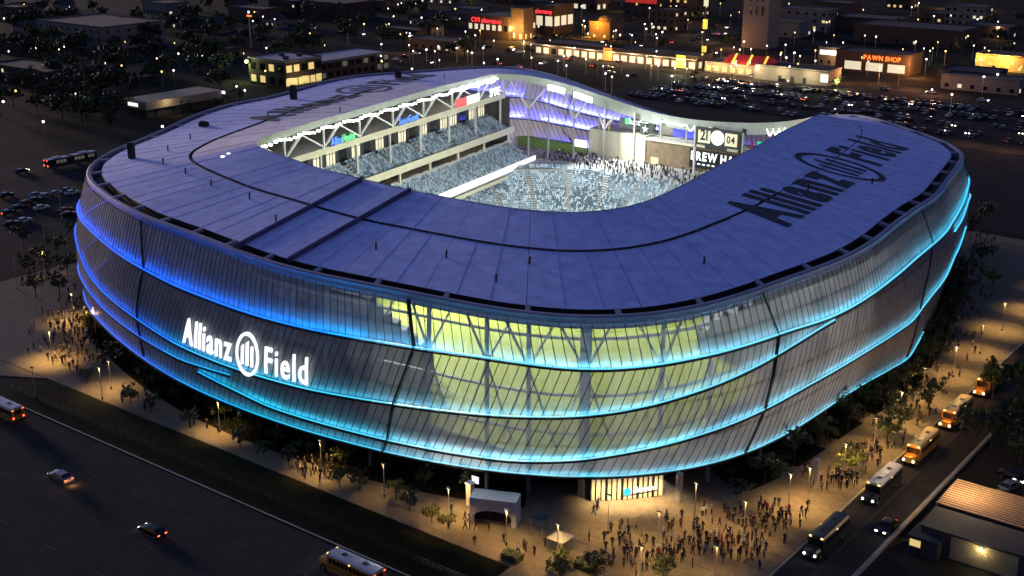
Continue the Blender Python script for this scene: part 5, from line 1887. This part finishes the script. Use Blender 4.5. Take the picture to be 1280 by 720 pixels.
q = at(130, 64)
building('apartment_block', 'large unlit flat roofed block among dark trees', q, 60, 40, 12, gy, rfd, 3, 9, 6, .0)
for px, py, w_, l_, h_, lb in ((60, 112, 46, 18, 7, 'long low dark block with small wall lamps'), (430, 26, 40, 30, 10, 'dim tall block among trees behind the office'), (370, 20, 26, 30, 9, 'dim narrow block among trees behind the office')):
    building('dark_block', lb, at(px, py), w_, l_, h_, bk, rfd, 2, 6, 4, .06, M['win_cream'], rnd=random.Random(int(px)))
rh = random.Random(12)
for k in range(16):
    q = at(rh.uniform(20, 560), rh.uniform(2, 60))
    w_, l_, h_ = rh.uniform(8, 11), rh.uniform(9, 13), rh.uniform(4.5, 6)
    t = thing('house', (q.x, q.y, 0), 0, 'small dark gabled house in the unlit neighbourhood', 'house', 'houses in the neighbourhood')
    MB().box((q.x, q.y, h_ / 2), (w_, l_, h_)).build('wall', gy, t)
    g = MB()
    g.face([(q.x - w_ / 2 - .4, q.y - l_ / 2 - .4, h_), (q.x, q.y - l_ / 2 - .4, h_ + 3), (q.x, q.y + l_ / 2 + .4, h_ + 3), (q.x - w_ / 2 - .4, q.y + l_ / 2 + .4, h_)])
    g.face([(q.x + w_ / 2 + .4, q.y + l_ / 2 + .4, h_), (q.x, q.y + l_ / 2 + .4, h_ + 3), (q.x, q.y - l_ / 2 - .4, h_ + 3), (q.x + w_ / 2 + .4, q.y - l_ / 2 - .4, h_)])
    g.face([(q.x - w_ / 2, q.y - l_ / 2, h_), (q.x + w_ / 2, q.y - l_ / 2, h_), (q.x, q.y - l_ / 2, h_ + 3)])
    g.build('roof', rfd, t)
    for s in (-1, 1):
        MB().box((q.x + s * w_ * .22, q.y - l_ / 2 - .03, 2.2), (1.2, .08, 1.4)).build('window', M['win_warm'] if rh.random() < .25 else M['glassdark'], t)
        MB().box((q.x + w_ / 2 + .03, q.y + s * l_ * .22, 2.2), (.08, 1.2, 1.4)).build('window', M['win_warm'] if rh.random() < .2 else M['glassdark'], t)


def wall_text(txt, x0, x1, y, z, m, parent, sx=.9, hz=None):
    _, w = letters(txt, sx, .08, .03)
    a = Vector((x0, y, z)); ux = Vector(((x1 - x0) / w, 0, 0)); s = hz or ux.x
    sign_text(txt, lambda u, v, o: a + ux * u + Vector((0, -o, v * s)), m, parent, sx, .08, .03, .2)


# pharmacy corner with red signs
q = at(636, 50)
t = building('pharmacy', 'shop with red lettered sign and a row of lit windows at the far crossing', q, 30, 26, 12, bk2, rfd, 1, 7, 5, .9, M['win_cream'], 4.5, 3, 2.4)
wall_text('CVS pharmacy', q.x - 27, q.x - 5, q.y - .3, 8.6, M['red_e'], t, hz=3.6)
q2 = at(652, 48)
t2 = building('corner_tower', 'brown corner tower washed with orange light', Vector((q.x + 9, q.y + 2, 0)), 9, 9, 17, bk2, rfd, 1, 2, 2, 1, M['win_warm'], 1, 2.5)
lamp_light((q.x + 6, q.y - 4, 7), 16000, (1, .5, .1), .6)
lamp_light((q.x + 14, q.y - 3, 3), 9000, (1, .55, .15), .6)
q = at(692, 44)
t = building('pharmacy_annex', 'dark tall shop block with red sign over a lit cream window grid', q, 14, 20, 16, bk, rfd, 1, 2, 3, 1, M['win_cream'], 5, 5.5, 5)
wall_text('pharmacy', q.x - 13, q.x - 1, q.y - .3, 12.0, M['red_e'], t, hz=3.4)
# strip of shops
q = at(870, 88)
t = building('shop_row', 'long low row of shops with lit fronts facing the dark lot', q, 96, 16, 6, bk2, rfd, 1, 20, 2, .85, M['win_cream'], .6, 3.0, 3.2, rnd=random.Random(3))
for k, (dx, m_) in enumerate(((-50, M['orange_e']), (-8, mat('yellow_sign', (.7, .6, .1), .5, emit=(1, .75, .05), estr=.9)))):
    MB().box((q.x + dx, q.y - 1.0, 3.6), (5.0, .3, 6.0)).build('lit_panel', m_, t)
MB().box((q.x - 48, q.y - 1.2, 5.2), (97, 2.4, .3)).build('awning', M['fascia'], t)
for k in range(7):
    lamp_light((q.x - 8 - k * 13, q.y - 4, 4.0), 2600, (1, .68, .35), .4)
q = at(762, 50)
t = building('domed_hall', 'low hall washed with strong orange light behind the shops', q, 14, 14, 9, bk2, rfd, 1, 2, 2, 1, M['win_warm'])
MB().sphere((q.x - 7, q.y + 7, 9), 5.5, 14, 7, 0, .7).build('dome', bk2, t)
lamp_light((q.x - 8, q.y - 5, 10), 26000, (1, .42, .04), .6)
q = at(822, 22)
t = building('red_block', 'block with a red lit wall in the far distance', q, 26, 20, 18, bk, rfd, 3, 4, 3, .2)
MB().box((q.x - 13, q.y - .15, 13), (24, .2, 9)).build('red_wall', mat('red_lit_panel', (.4, .03, .03), .6, noise=(.5, .2), emit=(1, .06, .05), estr=.35), t)
q = at(745, 14)
t = building('white_lit_block', 'far block with bright lit windows', q, 40, 20, 14, bk, rfd, 2, 6, 3, .8, M['win_cream'], 1, 3, 3)
# grey tower
q = at(958, 62)
t = building('grey_tower', 'tall plain grey tower with narrow slit windows', q, 15, 14, 38, gy, rfd, 1, 0, 0, 0)
for k in range(3):
    for z in (20, 27):
        MB().box((q.x - 3.6 - k * 3.4, q.y - .04, z), (1.1, .1, 4.5)).build('slit_window', M['glassdark'], t)
lamp_light((q.x - 18, q.y - 9, 5), 5000, (1, .35, .12), .5)
# burger restaurant with three yellow bands on a red roof
q = at(962, 98)
t = building('burger_restaurant', 'restaurant with a red sloping roof and three glowing yellow bands', q, 34, 16, 5, bg_, rfd, 1, 8, 3, .8, M['win_warm'], .8, 2.4, 2.6, parapet=0)
rr_ = MB()
rr_.face([(q.x + .3, q.y - 1, 5.3), (q.x - 24, q.y - 1, 5.3), (q.x - 23, q.y + 4, 9.0), (q.x - 1, q.y + 4, 9.0)])
rr_.face([(q.x + .3, q.y + 10, 5.3), (q.x + .3, q.y - 1, 5.3), (q.x - 1, q.y + 4, 9.0)])
rr_.face([(q.x - 1, q.y + 4, 9.0), (q.x - 23, q.y + 4, 9.0), (q.x - 24, q.y + 10, 5.3), (q.x + .3, q.y + 10, 5.3)])
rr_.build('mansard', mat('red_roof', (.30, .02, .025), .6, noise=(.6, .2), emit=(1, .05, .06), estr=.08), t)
ye = mat('yellow_band', (.8, .6, .1), .5, emit=(1, .66, .08), estr=1.1)
for dx in (-3, -11, -19):
    MB().bar((q.x + dx, q.y - 1.2, 5.4), (q.x + dx - .4, q.y + 4, 9.2), .9, .5).build('roof_band', ye, t)
for dx in (-4, -14, -26, -38):
    lamp_light((q.x + dx, q.y - 5, 5.5), 4200, (1, .6, .3), .4)
q = at(1034, 108)
t = building('beige_shed', 'long low beige building with small dark doors lit from the lot', q, 36, 14, 6, bg_, rfd, 1, 0, 0, 0)
for k in range(3):
    MB().box((q.x - 11 - k * 6, q.y - .04, 1.4), (1.6, .1, 2.6)).build('door', M['darkwall'], t)
MB().box((q.x - 1.5, q.y - .25, 3.4), (3.4, .3, 3.4)).build('lit_sign', M['white_e'], t)
for dx in (-8, -22, -34):
    lamp_light((q.x + dx, q.y - 5, 5), 2600, (1, .85, .55), .4)
# pawn shop
q = at(1135, 96)
t = building('pawn_shop', 'shop with glowing orange lettering over three lit shop windows', q, 36, 16, 9, bk2, rfd, 1, 0, 0, 0)
for k in range(3):
    MB().box((q.x - 6 - k * 10.6, q.y - .05, 3.0), (8.2, .12, 3.8)).build('shop_window', M['win_cream'], t)
wall_text('PAWN SHOP', q.x - 22, q.x - 4, q.y - .4, 6.3, M['orange_e'], t, hz=3.0)
lamp_light((q.x + 4, q.y - 3, 6), 9000, (1, .4, .12), .4)
q = at(1060, 84)
t = building('lit_shop', 'small shop with a bright white front sign beside the pawn shop', q, 16, 12, 8, bk2, rfd, 1, 4, 2, .5)
MB().box((q.x - 8, q.y - .2, 6.2), (14, .3, 2.2)).build('lit_sign', M['white_e'], t)
MB().box((q.x - .4, q.y - .25, 4.3), (1.6, .3, 2.6)).build('lit_sign', M['white_e'], t)
lamp_light((q.x - 6, q.y - 5, 6), 5000, (1, .7, .4), .4)
for px, py, w_, l_, h_, lb in ((1200, 62, 60, 30, 9, 'wide dark block with a dim pale roof beyond the shops'), (1120, 44, 40, 24, 8, 'dark block with dim pale roof behind the pawn shop')):
    building('dark_block', lb, at(px, py), w_, l_, h_, bk, rfd, 1, 6, 3, .1, M['win_cream'], rnd=random.Random(int(px)))
q = at(1282, 92)
t = building('orange_lit_shop', 'shop front washed with orange light at the far crossing', q, 24, 14, 7, bg_, rfd, 1, 4, 2, .6)
lamp_light((q.x - 10, q.y - 5, 7), 14000, (1, .5, .08), .4)
lamp_light((q.x - 22, q.y - 5, 7), 6000, (1, .6, .12), .4)
# street strips lit by sodium lamps behind the far lot
for px, py, pw in ((1100, 105, 4000), (1140, 112, 5000), (1170, 120, 4000), (1060, 104, 3000), (965, 160, 1200), (1260, 190, 1500), (1210, 182, 1200)):
    q = at(px, py); lamp_light((q.x, q.y, 6), pw, (1, .42, .18), .4)

# low buildings beyond the bus street (front right)
wsh = thing('workshop', (-45, 170, 0), 0, 'low workshop with a lamp lit brown tiled roof beyond the low wall', 'building')
X0, X1, Y0, Y1 = -50.2, -22, 165.0, 173.6
MB().box(((X0 + X1) / 2, (Y0 + Y1) / 2, 2.0), (X1 - X0, Y1 - Y0, 4.0)).build('wall', M['darkwall'], wsh)
rt2 = MB().box(((X0 + X1) / 2, (Y0 + Y1) / 2, 4.1), (X1 - X0 + .5, Y1 - Y0 + .5, .2)).build('roof', mat('brown_roof', (.30, .20, .12), .9, noise=(1.2, .25)), wsh)
for k in range(12):
    MB().box(((X0 + X1) / 2, Y0 + .3 + k * .72, 4.23), (X1 - X0 + .4, .1, .06)).build('batten', M['trunk'], rt2)
lamp_light((-47.5, 169.5, 8.0), 3600, (1, .65, .3), .3)
gar = thing('garage', (-42, 158, 0), 0, 'dark garage with a lamp lit slatted wall beside the low wall', 'building')
X0, X1, Y0, Y1 = -49.8, -22, 157.4, 163.5
MB().box(((X0 + X1) / 2, (Y0 + Y1) / 2, 1.9), (X1 - X0, Y1 - Y0, 3.8)).build('wall', M['darkwall'], gar)
MB().box(((X0 + X1) / 2, (Y0 + Y1) / 2, 3.95), (X1 - X0 + .5, Y1 - Y0 + .5, .25)).build('roof', rfd, gar)
for k in range(10):
    MB().box((-41.0, Y0 - .06, .4 + k * .34), (9.0, .1, .24)).build('slat', bg_, gar)
MB().sphere((-41.4, Y0 - .4, 3.3), .22, 8, 5).build('wall_lamp', M['warm_e'], gar)
lamp_light((-41.4, Y0 - .7, 3.1), 220, (1, .75, .3), .1)
q = at(1136, 692)
kk = thing('kiosk', (q.x, q.y, 0), 0, 'small kiosk with one warm lit window beside the low wall', 'kiosk')
MB().box((q.x + 1.8, q.y + 2, 1.4), (4.0, 4.0, 2.8)).build('wall', M['darkwall'], kk)
MB().box((q.x + 1.8, q.y + 2, 2.9), (4.4, 4.4, .2)).build('roof', rfd, kk)
MB().box((q.x + .7, q.y - .03, 1.9), (1.5, .08, 1.0)).build('window', M['win_warm'], kk)

# ------------------------------------------------------------------ far lamps and lit poles
far_w = [(5, 23), (72, 40), (45, 60), (223, 67), (246, 69), (253, 70), (217, 88), (271, 92), (4, 127), (54, 152), (203, 158), (296, 108), (306, 113), (333, 60), (437, 25), (483, 31), (528, 1), (527, 22), (530, 31), (558, 25), (602, 12), (594, 44), (515, 86), (512, 45), (533, 62), (548, 58), (571, 60), (590, 66), (604, 60), (622, 74), (640, 30), (655, 52), (700, 22), (727, 8), (730, 26), (735, 42), (705, 70), (718, 60), (770, 38), (790, 44), (806, 30), (808, 36), (812, 10), (820, 12), (828, 40), (840, 95), (880, 62), (1012, 26), (1018, 38), (993, 66), (983, 72), (960, 35), (968, 37), (982, 56), (1122, 30), (1111, 32), (1145, 52), (1158, 74), (1222, 24), (1230, 96), (1247, 93), (1165, 112), (1190, 118), (1060, 62), (1100, 84), (708, 82), (757, 92), (765, 96), (1000, 70), (930, 52), (925, 62)]
far_y = [(37, 97), (97, 90), (152, 82), (196, 73), (318, 15), (394, 34), (455, 30), (420, 10), (569, 11), (600, 38), (748, 30), (1250, 70), (1182, 64), (1236, 64), (878, 5), (878, 40), (878, 68), (640, 20), (648, 22), (1210, 45)]
lampm = {}
for nm, m_ in (('w', mat('far_lamp_white', (.9, .9, .9), .4, emit=(1, .97, .88), estr=5)), ('y', mat('far_lamp_amber', (.9, .7, .3), .4, emit=(1, .62, .18), estr=4))):
    b = MB()
    b.tube((0, 0, 0), (0, 0, 7), .12, .08, 6, 0)
    b.sphere((0, 0, 7.2), .42, 8, 5, 1)
    lampm[nm] = b.mesh('street_lamp', [M['lamp_metal'], m_])
for nm, L_, lb in (('w', far_w, 'white street lamp glowing in the dark district behind the stadium'), ('y', far_y, 'amber street lamp glowing in the dark district behind the stadium')):
    for px, py in L_:
        q = at(px, py, 7.2)
        o = link('street_lamp', lampm[nm], None, lb, 'street lamp', 'far %s street lamps' % ('white' if nm == 'w' else 'amber'), loc=(q.x, q.y, 0))
        s = .8 + .5 * ((px * 7 + py * 3) % 10) / 10
        o.scale = (s, s, 1)
# tall pole with lit panels beside the shops
q = at(879, 82)
t = thing('pylon_sign', (q.x, q.y, 0), 0, 'tall pylon with three stacked yellow and white lit panels', 'sign')
MB().tube((q.x, q.y, 0), (q.x, q.y, 34), .35, .25, 8).build('pole', M['dark'], t)
for z, h_, m_ in ((32, 7, M['win_cream']), (20, 4.5, ye), (8, 3, ye)):
    MB().box((q.x, q.y, z), (2.2, .6, h_)).build('panel', m_, t)
q = at(314, 60)
t = thing('traffic_mast', (q.x, q.y, 0), 0, 'tall mast with orange and white lights in the dark district', 'mast')
MB().tube((q.x, q.y, 0), (q.x, q.y, 18), .3, .2, 8).build('pole', M['lamp_metal'], t)
MB().box((q.x, q.y, 17), (3.4, .6, .8)).build('orange_light', M['orange_e'], t)
MB().box((q.x - .3, q.y, 19), (1, .6, 1.2)).build('white_light', M['white_e'], t)

# ------------------------------------------------------------------ more of the dim district behind the stadium
rd = random.Random(31)
kinds = [('shop_block', 'dim low shop block with a few lit windows behind the stadium', 5.5, 1), ('flat_block', 'dim three storey block of flats behind the stadium', 10.5, 3), ('warehouse', 'dim plain warehouse with a dark flat roof behind the stadium', 7.5, 1)]
for px, py in ((520, 50), (560, 66), (480, 14), (590, 24), (545, 34), (255, 40), (275, 76), (210, 20), (160, 100), (30, 70), (20, 30), (330, 30), (1180, 30), (1230, 34), (1265, 50), (1030, 40), (1000, 48), (870, 22), (845, 40), (780, 8), (700, 8), (1060, 22), (1270, 120), (1235, 112), (1140, 12), (640, 4), (560, 6)):
    nm, lb, h_, fl_ = kinds[rd.randrange(3)]
    q = at(px + rd.uniform(-6, 6), py)
    building(nm, lb, q, rd.uniform(16, 34), rd.uniform(12, 22), h_ * rd.uniform(.85, 1.2), rd.choice((bk, bk2, gy)), rfd, fl_, rd.randrange(4, 8), rd.randrange(2, 5), .22 if px > 480 else .05, rd.choice((M['win_cream'], M['win_warm'])), 1.0, 1.6, 1.8, group='dim blocks behind the stadium', rnd=rd)
for k in range(170):
    px, py = rd.uniform(470, 1280), rd.uniform(2, 90)
    if k > 140: px, py = rd.uniform(0, 470), rd.uniform(2, 120)
    nm = 'y' if rd.random() < .45 else 'w'
    q = at(px, py, 7.2)
    o = link('street_lamp', lampm[nm], None, '%s street lamp glowing in the dark district behind the stadium' % ('white' if nm == 'w' else 'amber'), 'street lamp', 'far %s street lamps' % ('white' if nm == 'w' else 'amber'), loc=(q.x, q.y, 0))
    s = rd.uniform(.35, .9)
    o.scale = (s, s, 1)
for k in range(26):
    q = at(rd.uniform(480, 1280), rd.uniform(10, 90))
    lamp_light((q.x, q.y, 6.5), rd.uniform(1500, 4000), (1, .55, .22), .4)
for k in range(40):
    q = at(rd.uniform(480, 900), rd.uniform(30, 85))
    put_car(q.x, q.y, rd.choice((0, math.pi / 2, math.pi, -math.pi / 2)), rd, 'by the far shops', 'cars on the far lots', .55, .25)
